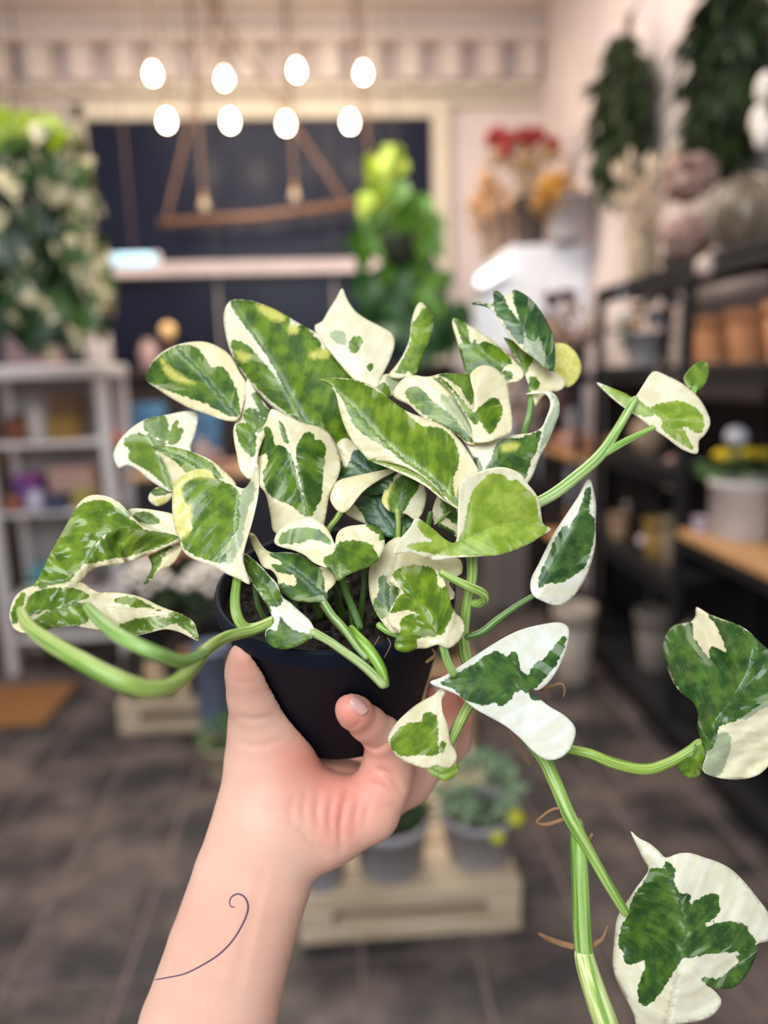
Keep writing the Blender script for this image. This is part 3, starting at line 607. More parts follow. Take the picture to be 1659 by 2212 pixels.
# ------------------------------------------------------------------ lit flower cooler and dried flowers on it
e = empty('flower_cooler', (1.35, 5.05, 0), 'bright white flower cooler with a tube lamp by the back corner', 'cooler')
M_lit = mat('cooler_glow_white', (.80, .82, .86), .4, emit=(.75, .84, 1.0), es=.10)  # slight glow put into the white casing so it looks lit
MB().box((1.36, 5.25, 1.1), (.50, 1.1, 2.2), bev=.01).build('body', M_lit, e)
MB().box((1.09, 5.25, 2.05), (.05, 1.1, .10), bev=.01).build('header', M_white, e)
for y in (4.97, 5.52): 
    d = MB().box((1.095, y, 1.15), (.02, .53, 1.6), bev=.005).build('door', mat('cooler_glow_glass', (.62, .70, .78), .15, emit=(.7, .82, 1), es=.25), e)  # door glass glows in place of light from inside
    MB().box((1.075, y - .2, 1.2), (.02, .025, .4), bev=.004).build('handle', M_zinc, d)
q = atX(1060, 600, 1.045); MB().tube([q + np.array([0, -.32, .02]), q + np.array([0, .32, .02])], .035, 10).build('lamp_tube', mat('cool_tube_lamp', (1, 1, 1), .3, emit=(.92, .96, 1.0), es=3.0), e, True)
MB().box((1.065, q[1], q[2] + .02), (.02, .2, .03)).build('lamp_bracket', M_white, e)
M_wick = wood('wicker_brown', (.20, .13, .09), (.36, .25, .19), (40, 40, 40), .8)
def bunch(px, Y, z, potr, poth, pm, head_px, head_py, rx, ry, n, hm, label, hs=.035, stem=True, fm=None):
    x = PX(px, Y) if px else 0; e = empty('dried_flower_bucket', (x, Y, z), label, 'dried flowers', 'dried flowers on the cooler')
    MB().lathe((x, Y, z), [(potr * .8, 0), (potr, poth * .95), (potr * 1.06, poth * .95), (potr * 1.06, poth), (potr * .95, poth), (potr * .75, .02), (.001, .02)], 18, cap=False).build('bucket', pm, e, True)
    for k in range(n):
        a, s = RNG.uniform(0, 6.28), math.sqrt(RNG.uniform(0, 1)); q = atY(head_px + rx * s * math.cos(a), head_py + ry * s * math.sin(a), Y + RNG.uniform(-.08, .08))
        f_ = MB().ball(q, hs * RNG.uniform(.8, 1.3), 8, (1, 1, .9), .2).build('flower_head', hm, e, True)
        MB().tube([(x + RNG.uniform(-.4, .4) * potr, Y, z + poth * .5), (np.array([x, Y, z + poth]) + q) / 2 + np.array([0, 0, .02]), q], .004, 4).build('stem', mat('dried_stem', (.30, .20, .09), .8), f_)
    if fm:
        q = atY(head_px, head_py + ry * 1.0, Y); o = MB().leafblob(q, (rx * .8 * Y / F, .09, ry * .9 * Y / F), 110, .09).build('dried_foliage', fm, e); o['kind'] = 'stuff'
O_f = mat('dried_orange', (.50, .24, .04), .8); T_f = mat('dried_peach', (.55, .32, .17), .8); A_f = mat('dried_red', (.26, .01, .02), .8)
DT = mat('dried_ochre', (.34, .19, .07), .8, c2=(.48, .29, .13), scale=30)
bunch(1075, 5.4, 2.2, .11, .34, M_wick, 1062, 425, 52, 48, 16, T_f, 'wicker bucket of peach dried flowers nearest the window frame', .045, fm=mat('dried_sand', (.50, .30, .17), .8, c2=(.6, .4, .25)))
bunch(1142, 5.0, 2.2, .11, .34, mat('dark_bucket', (.06, .045, .04), .6), 1130, 305, 85, 28, 20, A_f, 'dark bucket of tall deep red dried flowers', .04, fm=DT)
bunch(1222, 4.62, 2.2, .13, .26, M_zinc, 1205, 405, 55, 28, 16, O_f, 'grey zinc bucket of orange dried flowers', .04, fm=DT)
# hydrangea, grasses and glass globe on top of the black shelving
e = empty('dried_hydrangea', (1.37, 2.95, 1.8), 'dried mauve hydrangea heads in a dark vase on the top shelf', 'dried flowers')
MB().lathe((1.37, 2.95, 1.8), [(.05, 0), (.07, .05), (.05, .12), (.06, .14), (.05, .14), (.04, .02)], 16, cap=False).build('vase', mat('dark_vase', (.05, .035, .03), .5), e, True)
for (px, py, r) in ((1488, 385, .10), (1486, 512, .095)):
    q = atY(px, py, 2.85); h = MB()
    for _ in range(70):
        d = RNG.normal(size=3); d /= np.linalg.norm(d); h.ball(q + d * r * np.array([1, 1, .8]) * .85, .024, 6)
    h.build('flower_head', mat('dried_mauve', (.30, .19, .18), .9, c2=(.42, .27, .22), scale=20), e, True)
    MB().tube([(1.37, 2.95, 1.84), q], .005, 5).build('stem', mat('dried_stem', (.30, .20, .09), .8), e)
e = empty('dried_grass', (1.38, 3.32, 1.8), 'bundle of pale dried grasses in a tan jar on the top shelf', 'dried flowers')
MB().lathe((1.38, 3.32, 1.8), [(.05, 0), (.07, .1), (.06, .18), (.065, .2), (.055, .2), (.04, .02)], 16, cap=False).build('vase', mat('tan_jar', (.42, .32, .22), .6), e, True)
for k in range(34):
    a = RNG.uniform(0, 6.28); q = np.array([1.38 + .15 * math.cos(a) * RNG.uniform(.2, 1), 3.32 + .12 * math.sin(a), 2.1 + RNG.uniform(-.05, .30)])
    d = q - np.array([1.38, 3.32, 1.9]); L = np.linalg.norm(d); d /= L
    MB().tube([(1.38, 3.32, 1.9), q - d * .1, q - d * .05, q], [.003, .003, .022, .004], 6).build('grass_plume', mat('dried_cream', (.52, .40, .26), .9, c2=(.62, .50, .40), scale=20), e)
e = empty('wire_globe', (1.40, 2.53, 1.8), 'woven wire globe lantern on the top shelf', 'lantern')
MB().lathe((1.40, 2.53, 1.8), [(.05, 0), (.05, .015), (.04, .02)], 16).build('base', M_black, e)
MB().ball((1.40, 2.53, 1.935), .115, 16).build('inner_globe', mat('dark_globe_glass', (.09, .07, .05), .3, c2=(.26, .20, .13), scale=25), e, True)
for k in range(9):
    a = k * math.pi / 9; MB().tube([(1.40 + .124 * math.cos(q) * math.cos(a), 2.53 + .124 * math.cos(q) * math.sin(a), 1.935 + .124 * math.sin(q)) for q in np.linspace(-1.5, 4.7, 28)], .004, 5).build('wire', mat('wire_silver', (.34, .29, .24), .4, metal=.6), e)
# evergreen swags on the wall
def swag(px, ptop, pbot, wpx, X, label, seed):
    rg = np.random.default_rng(seed); a, b = atX(px, ptop, X), atX(px, pbot, X); Y = (a[1] + b[1]) / 2; x = X
    e = empty('evergreen_swag', (x, Y, b[2]), label, 'swag', 'evergreen swags on the wall')
    mb = MB(); hh = a[2] - b[2]; ww = wpx * Y / F
    for k in range(1500):
        u = rg.uniform(0, 1); prof = min(1, 4 * u) * min(1, 3.2 * (1 - u) + .25)
        q = np.array([x + rg.uniform(-.05, .04), Y + rg.uniform(-.5, .5) * ww * prof * 1.1, a[2] - hh * u])
        q[0] += rg.uniform(-.3, .3) * ww * prof * .5 - .02
        ax = np.array([rg.normal(0, .5), rg.normal(0, .5), -1.0]); ax /= np.linalg.norm(ax); L = .14 * rg.uniform(.6, 1.2)
        sd = np.cross(ax, rg.normal(size=3)); sd /= np.linalg.norm(sd)
        if q[0] > XW - .04: q[0] = XW - .04
        ax[0] = min(ax[0], (XW - .02 - q[0]) / L)
        mb.add([q, q + ax * L * .5 + sd * .016, q + ax * L, q + ax * L * .5 - sd * .016], [(0, 1, 2, 3)])
    o = mb.build('needles', mat('conifer_green', (.006, .014, .005), .7, c2=(.030, .055, .008), scale=14), e); o['kind'] = 'stuff'
    MB().tube([(x, Y, b[2] + .1), (x, Y, a[2]), (x + .01, Y, a[2] + .08)], .02, 6).build('branch', M_cord, e)
    MB().tube([(x + .01, Y, a[2] + .05), (XW, Y, a[2] + .30)], .006, 5).build('hanging_cord', M_cord, e)
    return e
swag(1352, 75, 395, 150, 1.50, 'dark evergreen swag hanging alone on the pink wall', 11)
e = swag(1580, -60, 325, 190, 1.50, 'larger evergreen swag with white ornaments at the top corner', 12)
for (px, py) in ((1652, 190), (1640, 260), (1650, 290)):
    q = atX(px, py, 1.34); MB().ball(q, .04, 10, (.6, 1, 1.2)).build('ornament', W_f, e, True)
# ------------------------------------------------------------------ the potted pothos in the hand
ZOOM = {'A': (280, 600, .36166), 'B': (800, 600, .30139), 'C': (0, 1000, .36166), 'D': (500, 1050, .30139), 'E': (780, 1050, .3255),
        'F': (820, 1300, .50573), 'G': (1100, 1600, .33695), 'I': (0, 620, .39773), 'K': (1000, 400, .39723), 'P': (0, 0, 1.0)}
def Z(tag_, pts):
    a, b, s = ZOOM[tag_]; q = np.array(pts, float).reshape(-1, 2) * s; q[:, 0] += a; q[:, 1] += b; return q
def catmull(p, n=4, closed=True):
    p = np.asarray(p, float); m_ = len(p); out = []
    rng_ = range(m_) if closed else range(m_ - 1)
    for i in rng_:
        if closed: p0, p1, p2, p3 = p[i - 1], p[i], p[(i + 1) % m_], p[(i + 2) % m_]
        else: p0, p1, p2, p3 = p[max(i - 1, 0)], p[i], p[i + 1], p[min(i + 2, m_ - 1)]
        for k in range(n):
            t = k / n
            out.append(.5 * ((2 * p1) + (-p0 + p2) * t + (2 * p0 - 5 * p1 + 4 * p2 - p3) * t * t + (-p0 + 3 * p1 - 3 * p2 + p3) * t ** 3))
    if not closed: out.append(p[-1])
    return np.array(out)
def inside(P, poly):
    x, y = P[:, 0][:, None], P[:, 1][:, None]; a = poly; b = np.roll(poly, -1, 0)
    c = ((a[:, 1] > y) != (b[:, 1] > y)); d = (b[:, 0] - a[:, 0]) * (y - a[:, 1]) / (b[:, 1] - a[:, 1] + 1e-12) + a[:, 0]
    return (np.sum(c & (x < d), axis=1) % 2) == 1
def segdist(P, A, B):
    ab = B - A; t = np.clip(((P[:, None, :] - A) * ab).sum(2) / ((ab * ab).sum(1) + 1e-12), 0, 1)
    q = A + t[:, :, None] * ab; d = np.linalg.norm(P[:, None, :] - q, axis=2); return d, t
def sdf(P, poly):
    d, _ = segdist(P, poly, np.roll(poly, -1, 0)); d = d.min(1); return np.where(inside(P, poly), d, -d)

def leaf_material():
    M = bpy.data.materials.new('njoy_leaf'); M.use_nodes = True; nt = M.node_tree; L = nt.links.new; b = nt.nodes['Principled BSDF']; out = nt.nodes['Material Output']
    at_ = lambda n: nd(nt, 'ShaderNodeAttribute', attribute_name=n)
    g, pa, ya, lp, vn = at_('g'), at_('pale'), at_('yel'), at_('lp'), at_('vein'); oi = nd(nt, 'ShaderNodeObjectInfo')
    sep = nd(nt, 'ShaderNodeSeparateColor'); L(oi.outputs['Color'], sep.inputs[0])
    def noise(scale, detail=3, src=None):
        n = nd(nt, 'ShaderNodeTexNoise'); n.inputs['Scale'].default_value = scale; n.inputs['Detail'].default_value = detail
        L((src or lp).outputs['Vector'], n.inputs['Vector']); return n.outputs['Fac']
    def math_(op, a, b_=None, c=None):
        n = nd(nt, 'ShaderNodeMath', operation=op)
        for i, v in enumerate((a, b_, c)):
            if v is None: continue
            if isinstance(v, (int, float)): n.inputs[i].default_value = v
            else: L(v, n.inputs[i])
        return n.outputs[0]
    def mixc(f, a, b_, blend='MIX'):
        n = nd(nt, 'ShaderNodeMix', data_type='RGBA', blend_type=blend)
        for k, v in (('Factor', f), ('A', a), ('B', b_)):
            i = n.inputs[k] if k == 'Factor' else [s for s in n.inputs if s.name == k and s.type == 'RGBA'][0]
            if isinstance(v, (int, float)): i.default_value = v
            elif isinstance(v, tuple): i.default_value = (*v, 1)
            else: L(v, i)
        return [s for s in n.outputs if s.type == 'RGBA'][0]
    def step(v, lo, hi):
        n = nd(nt, 'ShaderNodeMapRange', interpolation_type='SMOOTHSTEP'); L(v, n.inputs['Value'])
        n.inputs['From Min'].default_value = lo; n.inputs['From Max'].default_value = hi; return n.outputs['Result']
    jag = math_('ADD', math_('MULTIPLY', math_('SUBTRACT', noise(11, 4), .5), 12.0), 2.0)
    fg = step(math_('ADD', g.outputs['Fac'], jag), -1.0, 1.6)
    fp = step(math_('ADD', pa.outputs['Fac'], jag), -2.5, 2.5)
    fy = step(math_('ADD', ya.outputs['Fac'], math_('MULTIPLY', jag, 1.2)), -6, 7)
    vc = at_('vc'); big = noise(3.2, 3); mid = noise(8, 4); streak = noise(1.0, 3, vc); fine = noise(3.5, 4, vc)
    tone = math_('ADD', math_('MULTIPLY', big, .62), math_('MULTIPLY', streak, .38))
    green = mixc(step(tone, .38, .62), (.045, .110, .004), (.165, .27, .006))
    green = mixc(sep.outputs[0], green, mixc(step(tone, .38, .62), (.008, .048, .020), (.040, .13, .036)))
    green = mixc(sep.outputs[1], green, mixc(step(tone, .38, .62), (.25, .38, .025), (.42, .54, .08)))
    green = mixc(math_('MULTIPLY', step(mid, .62, .75), .30), green, (.30, .36, .02))
    green = mixc(math_('MULTIPLY', step(fine, .52, .74), .16), green, (.20, .30, .12))
    cream = mixc(sep.outputs[2], mixc(step(tone, .36, .64), (.76, .67, .36), (.84, .77, .50)), mixc(step(tone, .36, .64), (.76, .75, .62), (.82, .84, .78)))
    pale = mixc(.55, green, mixc(sep.outputs[2], (.66, .66, .40), (.60, .70, .62)))
    edge = math_('MULTIPLY', step(math_('SUBTRACT', 20.0, g.outputs['Fac']), 0, 12), step(streak, .56, .60))
    col = mixc(fp, cream, pale); col = mixc(fg, col, mixc(math_('MULTIPLY', edge, .5), green, pale)); col = mixc(math_('MULTIPLY', fy, .8), col, mixc(step(mid, .3, .7), (.60, .58, .05), (.76, .70, .22)))
    vd = step(vn.outputs['Fac'], .70, 1.0)
    col = mixc(math_('MULTIPLY', vd, math_('ADD', .06, math_('MULTIPLY', fg, .28))), col, (.03, .09, .012))
    rr = nd(nt, 'ShaderNodeMapRange'); L(oi.outputs['Alpha'], rr.inputs['Value']); rr.inputs['To Min'].default_value = .36; rr.inputs['To Max'].default_value = .15; L(rr.outputs['Result'], b.inputs['Roughness']); b.inputs['Specular IOR Level'].default_value = .5
    L(col, b.inputs['Base Color'])
    bp = nd(nt, 'ShaderNodeBump'); bp.inputs['Strength'].default_value = .35; bp.inputs['Distance'].default_value = .0014
    L(math_('ADD', math_('MULTIPLY', streak, .9), math_('MULTIPLY', mid, .3)), bp.inputs['Height']); L(bp.outputs['Normal'], b.inputs['Normal'])
    tr = nd(nt, 'ShaderNodeBsdfTranslucent'); L(col, tr.inputs['Color'])
    mx = nd(nt, 'ShaderNodeMixShader'); mx.inputs[0].default_value = .22; L(b.outputs[0], mx.inputs[1]); L(tr.outputs[0], mx.inputs[2]); L(mx.outputs[0], out.inputs['Surface'])
    return M
M_leaf = leaf_material()
def stem_material():
    M = bpy.data.materials.new('pothos_stem'); M.use_nodes = True; nt = M.node_tree; L = nt.links.new; b = nt.nodes['Principled BSDF']
    a = nd(nt, 'ShaderNodeAttribute', attribute_name='st'); oi = nd(nt, 'ShaderNodeObjectInfo')
    n = nd(nt, 'ShaderNodeTexNoise'); n.inputs['Scale'].default_value = 1.6; n.inputs['Detail'].default_value = 3; L(a.outputs['Vector'], n.inputs['Vector'])
    cr = nd(nt, 'ShaderNodeValToRGB'); e = cr.color_ramp.elements; e[0].position = .36; e[0].color = (.13, .24, .045, 1); e[1].position = .62; e[1].color = (.50, .54, .28, 1)
    k = e.new(.48); k.color = (.29, .39, .10, 1); L(n.outputs['Fac'], cr.inputs['Fac'])
    mx = nd(nt, 'ShaderNodeMix', data_type='RGBA', blend_type='MULTIPLY'); mx.inputs['Factor'].default_value = 1
    L(cr.outputs['Color'], mx.inputs['A']); L(oi.outputs['Color'], mx.inputs['B']); L(mx.outputs['Result'], b.inputs['Base Color'])
    b.inputs['Roughness'].default_value = .4; b.inputs['Subsurface Weight'].default_value = .0
    return M
M_stem = stem_material()

POTC = at(725, 1258, .42); POTR = .068
_ax = math.radians(25)
PAX = DWN * math.cos(_ax) + FWD * math.sin(_ax) + RGT * .02; PAX /= np.linalg.norm(PAX)
POTH = .090; POTB = .047
PLANT = empty('potted_pothos', POTC + PAX * POTH, 'cream and green variegated pothos in a black nursery pot held up by a hand', 'potted plant')
def basis(axis):
    a = np.cross(axis, RGT); a /= np.linalg.norm(a); b = np.cross(axis, a); return np.stack([b, a, axis], axis=1)
BM = basis(-PAX)
M_pot = mat('black_pot_plastic', (.006, .009, .018), .6, scale=30, var=.1, spec=.12)
MB().lathe(POTC, [(POTB * .9, -POTH), (POTB, -POTH + .003), (POTB + (POTR - POTB) * .86, -.0126), (POTR * .995, -.0100), (POTR * 1.0, -.009), (POTR * 1.0, -.001), (POTR * .985, .001), (POTR * .955, 0), (POTR * .92, -.02), (POTB * .95, -POTH + .006), (.001, -POTH + .006)], 56, BM, cap=False).lathe(POTC, [(.001, -POTH), (POTB * .9, -POTH)], 56, BM, cap=False).build('nursery_pot', M_pot, PLANT, True)
sm = MB(); prof = [(.001, -.013), (POTR * .3, -.012), (POTR * .6, -.014), (POTR * .8, -.013), (POTR * .95, -.012)]
sm.lathe(POTC, prof, 40, BM, cap=False)
for _ in range(260):
    a, r = RNG.uniform(0, 6.28), POTR * .9 * math.sqrt(RNG.uniform(0, 1)); q = POTC + BM @ np.array([r * math.cos(a), r * math.sin(a), -.011])
    sm.ball(q, RNG.uniform(.0012, .003), 5)
so = sm.build('soil', M_soil, PLANT); so['kind'] = 'stuff'

def finish_mesh(o, attrs):
    for nme, (typ, arr) in attrs.items():
        a = o.data.attributes.new(nme, typ, 'POINT')
        a.data.foreach_set('vector' if typ == 'FLOAT_VECTOR' else 'value', np.ascontiguousarray(arr, dtype=np.float32).ravel())
_ln = [0]
def squash(d):
    d = np.asarray(d, float); return np.where(d > 37.2, 37.2 + (d - 37.2) * .72, d) / 100
def leaf(z, o, m_, d, kl=.5, kr=.5, g=(), p=(), y=(), col=(0, 0, 0), bump=1.0, pet=None, label=None, parent=None, curl=0.0, name='leaf'):
    """o outline, m midrib base->tip (pixel tracks), d depth along midrib (cm), kl/kr sideways fall of depth (cm per 100 px)"""
    seed = _ln[0]; _ln[0] += 1; rg = np.random.default_rng(seed + 100)
    oc = catmull(Z(z, o), 3); per = np.linalg.norm(np.roll(oc, -1, 0) - oc, axis=1).sum()
    n = max(40, int(per / 6.0)); cs = np.concatenate([[0], np.cumsum(np.linalg.norm(np.roll(oc, -1, 0) - oc, axis=1))]); oo = np.vstack([oc, oc[:1]])
    tt = np.linspace(0, per, n, endpoint=False); ring = np.stack([np.interp(tt, cs, oo[:, 0]), np.interp(tt, cs, oo[:, 1])], 1)
    lo, hi = ring.min(0), ring.max(0); sp = max(5.5, math.sqrt((hi[0] - lo[0]) * (hi[1] - lo[1]) / 2600))
    gx, gy = np.meshgrid(np.arange(lo[0], hi[0], sp), np.arange(lo[1], hi[1], sp * .87)); gx[1::2] += sp / 2
    G_ = np.stack([gx.ravel(), gy.ravel()], 1); G_ = G_[sdf(G_, ring) > sp * .55] if len(G_) else G_
    pts = np.vstack([ring, G_]); ne = len(ring)
    r = delaunay_2d_cdt([Vector(q) for q in pts], [(i, (i + 1) % ne) for i in range(ne)], [], 1, 1e-5)
    P = np.array([(q[0], q[1]) for q in r[0]]); fc = [tuple(q) for q in r[2]]
    A_, B_, C_ = P[[q[0] for q in fc]], P[[q[1] for q in fc]], P[[q[2] for q in fc]]
    ar = (B_[:, 0] - A_[:, 0]) * (C_[:, 1] - A_[:, 1]) - (B_[:, 1] - A_[:, 1]) * (C_[:, 0] - A_[:, 0])
    fc = [q if a < 0 else q[::-1] for q, a in zip(fc, ar)]     # face the viewer side
    mm = catmull(Z(z, m_), 6, False); sl = np.concatenate([[0], np.cumsum(np.linalg.norm(np.diff(mm, axis=0), axis=1))])
    dd, tq = segdist(P, mm[:-1], mm[1:]); k = dd.argmin(1); s = dd.min(1); along = sl[k] + tq[np.arange(len(P)), k] * (sl[k + 1] - sl[k])
    dirv = mm[k + 1] - mm[k]; side = np.sign(dirv[:, 0] * (P[:, 1] - mm[k][:, 1]) - dirv[:, 1] * (P[:, 0] - mm[k][:, 0]))
    u = along / sl[-1]; dv = squash(d)
    dep = np.interp(u, np.linspace(0, 1, len(dv)), dv)
    # smooth the depth track a little beyond its ends
    ss = np.sqrt(s * s + 36) - 6
    kk = np.where(side > 0, kr, kl)
    kside = .5 * (kl + kr) + .5 * (kr - kl) * np.clip(side * s / 14, -1, 1)
    dep = dep + 1.5 * kside * ss / 100 * .01 + curl * (ss / 100) ** 2 * .01
    ph = rg.uniform(0, 6.28)
    dep = dep + .0010 * np.sin(P[:, 0] / 31 + ph) * np.cos(P[:, 1] / 37 + ph * 1.7) * np.clip(s / 30, 0, 1) * bump
    vp = (along - .8 * s) / (30.0 + 5 * math.sin(seed)) + side * .5 + .25 * np.sin(along / 40 + ph); tri = np.abs((vp % 1.0) - .5) * 2
    dep = dep + (.00028 * bump) * (tri ** 4) * np.clip(s / 12, 0, 1) + .0007 * np.exp(-(s / 5.0) ** 2) + .0011 * max(0, bump - 1.2) * np.sin(along / 15 - s / 22 + ph) * np.sin(s / 13 + ph) * np.clip(s / 20, 0, 1)
    dep = dep - .0045 * (P[:, 1] - P[:, 1].mean()) / 100
    rays = FWD + np.outer((P[:, 0] - W / 2) / F, RGT) + np.outer((P[:, 1] - HH / 2) / F, DWN)
    V = EYE + rays * dep[:, None]
    mb = MB(); mb.add(V, fc); ob = mb.build(name, M_leaf, parent or PLANT, True)
    def field(polys):
        if not len(polys): return np.full(len(P), -40.0)
        return np.clip(np.max([sdf(P, catmull(Z(z, q), 3)) for q in polys], axis=0), -40, 40)
    lpv = np.stack([P[:, 0] / 100 + seed * 3.1, P[:, 1] / 100 + seed * 1.7, along * 0 + seed], 1)
    vcv = np.stack([vp * 1.15 + seed * 5.3, s / 90 * 1.0 + side * 3.7, u * .6 + seed], 1)
    vein = np.maximum(tri ** 10 * .95 * (s > 4) * (s < 70), np.exp(-(s / 2.2) ** 2))
    finish_mesh(ob, {'g': ('FLOAT', field(g)), 'pale': ('FLOAT', field(p)), 'yel': ('FLOAT', field(y)), 'vein': ('FLOAT', vein), 'lp': ('FLOAT_VECTOR', lpv), 'vc': ('FLOAT_VECTOR', vcv)})
    ob.color = (*col, min(1, max(0, (bump - .8) / 1.5)))
    so = ob.modifiers.new('thickness', 'SOLIDIFY'); so.thickness = .0005; so.offset = -1
    if label: ob['label'] = label
    if pet: stem(*pet, name='petiole', parent=ob)
    return ob
def stem(z, pts, d, r, col=(1, 1, 1), name='vine', parent=None, n=12, mat_=None):
    """pixel track, depths (cm) and radii (px) at the points"""
    q = Z(z, pts); q = catmull(q, 7, False); m_ = len(q); t = np.linspace(0, 1, m_)
    dd = np.interp(t, np.linspace(0, 1, len(np.atleast_1d(d))), squash(np.atleast_1d(d)))
    k = np.ones(5) / 5; dd = np.convolve(np.pad(dd, 2, mode='edge'), k, 'valid') if m_ > 8 else dd
    rr = np.interp(t, np.linspace(0, 1, len(np.atleast_1d(r))), np.atleast_1d(r)) * ZOOM[z][2] * dd / F
    w3 = np.array([at(a[0], a[1], c) for a, c in zip(q, dd)])
    e0 = w3[0] - w3[1]; e0 /= np.linalg.norm(e0); e1 = w3[-1] - w3[-2]; e1 /= np.linalg.norm(e1)
    w3 = np.vstack([w3[0] + e0 * rr[0] * .9, w3[0] + e0 * rr[0] * .55, w3, w3[-1] + e1 * rr[-1] * .55, w3[-1] + e1 * rr[-1] * .9]); rr = np.concatenate([[rr[0] * .35, rr[0] * .83], rr, [rr[-1] * .83, rr[-1] * .35]]); m_ = len(w3)
    mb = MB(); mb.tube(w3, rr, n)
    o = mb.build(name, mat_ or M_stem, parent or PLANT, True)
    if mat_ is None:
        st = np.zeros((m_ * n, 3)); sd = RNG.uniform(0, 40)
        for i in range(m_):
            for j in range(n):
                a = 2 * math.pi * j / n; st[i * n + j] = (1.5 * math.cos(a) + sd, 1.5 * math.sin(a) + sd, i * .03)
        finish_mesh(o, {'st': ('FLOAT_VECTOR', st)}); o.color = (*col, 1)
    return o
# ---- leaves, back to front (z, outline, midrib, depth cm ...)
leaf('A', [(600,138),(562,220),(572,330),(598,430),(640,520),(700,610),(770,690),(850,770),(950,830),(1040,872),(1140,900),(1240,1015),(1320,950),(1420,800),(1472,670),(1450,600),(1390,520),(1300,435),(1200,370),(1100,320),(1000,265),(900,205),(800,160),(700,133)],
     [(1060,890),(1000,780),(900,600),(790,420),(690,270),(600,140)], [41.2,41.4,41.8,42.3], .9, .5,
     g=[[(606,142),(700,138),(800,165),(900,205),(950,232),(955,280),(985,322),(1010,285),(1060,300),(1100,350),(1140,390),(1145,430),(1200,420),(1280,450),(1340,490),(1370,560),(1380,620),(1400,800),(1320,950),(1240,1010),(1140,900),(1040,865),(980,740),(890,580),(800,430),(700,300),(640,220)],
        [(610,385),(650,380),(720,420),(800,510),(860,580),(920,660),(1000,790),(1030,860),(940,805),(850,735),(760,650),(690,570),(635,490)]],
     y=[[(760,160),(850,180),(930,225),(900,260),(820,230)],[(950,290),(1000,290),(1000,325),(960,330)],[(1080,450),(1180,425),(1190,470),(1100,480)],[(640,440),(720,470),(690,500),(650,480)]], col=(.10,0,.45), bump=.8, label='large dull green leaf with a white margin at the top of the plant')
leaf('A', [(100,590),(130,510),(200,440),(290,398),(400,380),(480,390),(560,430),(610,475),(655,560),(700,640),(680,760),(640,852),(560,850),(460,815),(350,775),(250,720),(160,660),(110,625)],
     [(650,835),(520,680),(420,560),(300,440)], [40.5,41.2,41.8], .8, .5,
     g=[[(100,592),(130,520),(210,452),(280,412),(340,405),(400,425),(450,480),(490,540),(550,530),(590,580),(630,660),(655,790),(640,828),(570,810),(480,760),(380,720),(280,690),(180,650),(120,622)]],
     y=[[(190,490),(240,540),(330,600),(380,630),(300,620),(230,580)]], col=(.35,0,.1))
leaf('I', [(618,930),(620,890),(650,830),(720,760),(800,715),(900,695),(1000,675),(1068,680),(1075,725),(1060,800),(1035,870),(1050,960),(1000,1060),(935,1112),(870,1085),(800,1040),(750,995),(690,965),(645,985)],
     [(935,1105),(890,980),(850,870),(760,740)], [41,41.3,41.6], .7, .4,
     g=[[(675,850),(700,810),(780,800),(850,830),(900,850),(880,870),(830,880),(870,930),(920,990),(940,1050),(940,1100),(900,1080),(840,1020),(760,970),(700,930),(710,890)],[(780,740),(840,705),(900,710),(910,770),(915,830),(860,820),(800,780)],[(920,800),(950,740),(965,730),(960,770),(990,770),(985,810),(950,850),(920,850)]], col=(.35,.30,.6))
leaf('I', [(805,1152),(825,1105),(870,1085),(930,1108),(940,1130),(905,1172),(850,1192)], [(935,1115),(870,1130),(810,1150)], [40.6,40.8,41], .8, .8, g=[[(820,1120),(870,1088),(930,1110),(880,1130)]], y=[[(840,1160),(900,1150),(880,1190)]], col=(.2,.1,.3))
leaf('A', [(136,1012),(200,1003),(300,1018),(400,1050),(490,1090),(560,1150),(630,1222),(620,1275),(450,1270),(330,1230),(265,1245),(235,1170),(195,1085)], [(600,1250),(450,1160),(300,1070),(136,1012)], [39.0,39.1,39.4], .8, .5,
     g=[[(136,1012),(250,1006),(340,1033),(430,1075),(500,1120),(545,1190),(550,1200),(480,1190),(400,1180),(340,1160),(290,1110),(220,1060)]], col=(0,.15,.1))
leaf('A', [(700,605),(760,690),(830,780),(850,830),(840,900),(800,960),(770,1050),(765,1120),(745,1185),(710,1203),(660,1150),(640,1060),(620,950),(625,880),(660,820),(690,740)], [(720,1190),(730,1000),(760,850),(705,620)], [38.8,39.2,39.8,40.2], .7, .4,
     g=[[(690,800),(720,780),(760,800),(790,850),(845,830),(820,890),(770,920),(720,900),(690,850)],[(640,890),(670,870),(720,890),(750,930),(750,1010),(740,1070),(690,1030),(650,960)],[(730,690),(770,700),(800,760),(840,800),(845,830),(790,830),(770,770)]], col=(.3,.1,.35))
leaf('A', [(1270,62),(1300,130),(1350,200),(1420,250),(1500,290),(1570,335),(1583,400),(1560,480),(1520,560),(1490,630),(1460,690),(1380,650),(1250,510),(1105,310),(1150,260),(1190,190),(1235,120)], [(1450,680),(1370,440),(1270,62)], [41.8,42.3,43.2], .4, .4,
     g=[[(1310,400),(1340,360),(1370,350),(1385,380),(1360,440),(1330,450)],[(1420,530),(1450,510),(1440,560)]], p=[[(1200,330),(1270,320),(1290,370),(1280,400),(1220,370)]], col=(.1,0,.35), label='nearly all cream leaf pointing up behind the large one')
leaf('B', [(130,700),(190,620),(240,540),(280,440),(290,340),(310,250),(340,188),(370,175),(400,210),(440,260),(452,340),(430,420),(400,500),(370,580),(340,660),(320,705),(260,712),(200,722)], [(240,715),(310,560),(350,400),(365,178)], [41.8,42.2,43], .5, .7,
     g=[[(200,650),(250,560),(290,460),(300,340),(340,290),(370,230),(400,215),(440,270),(445,340),(420,430),(380,540),(330,690),(290,680),(280,660),(240,680),(190,680)]], col=(0,.25,.2))
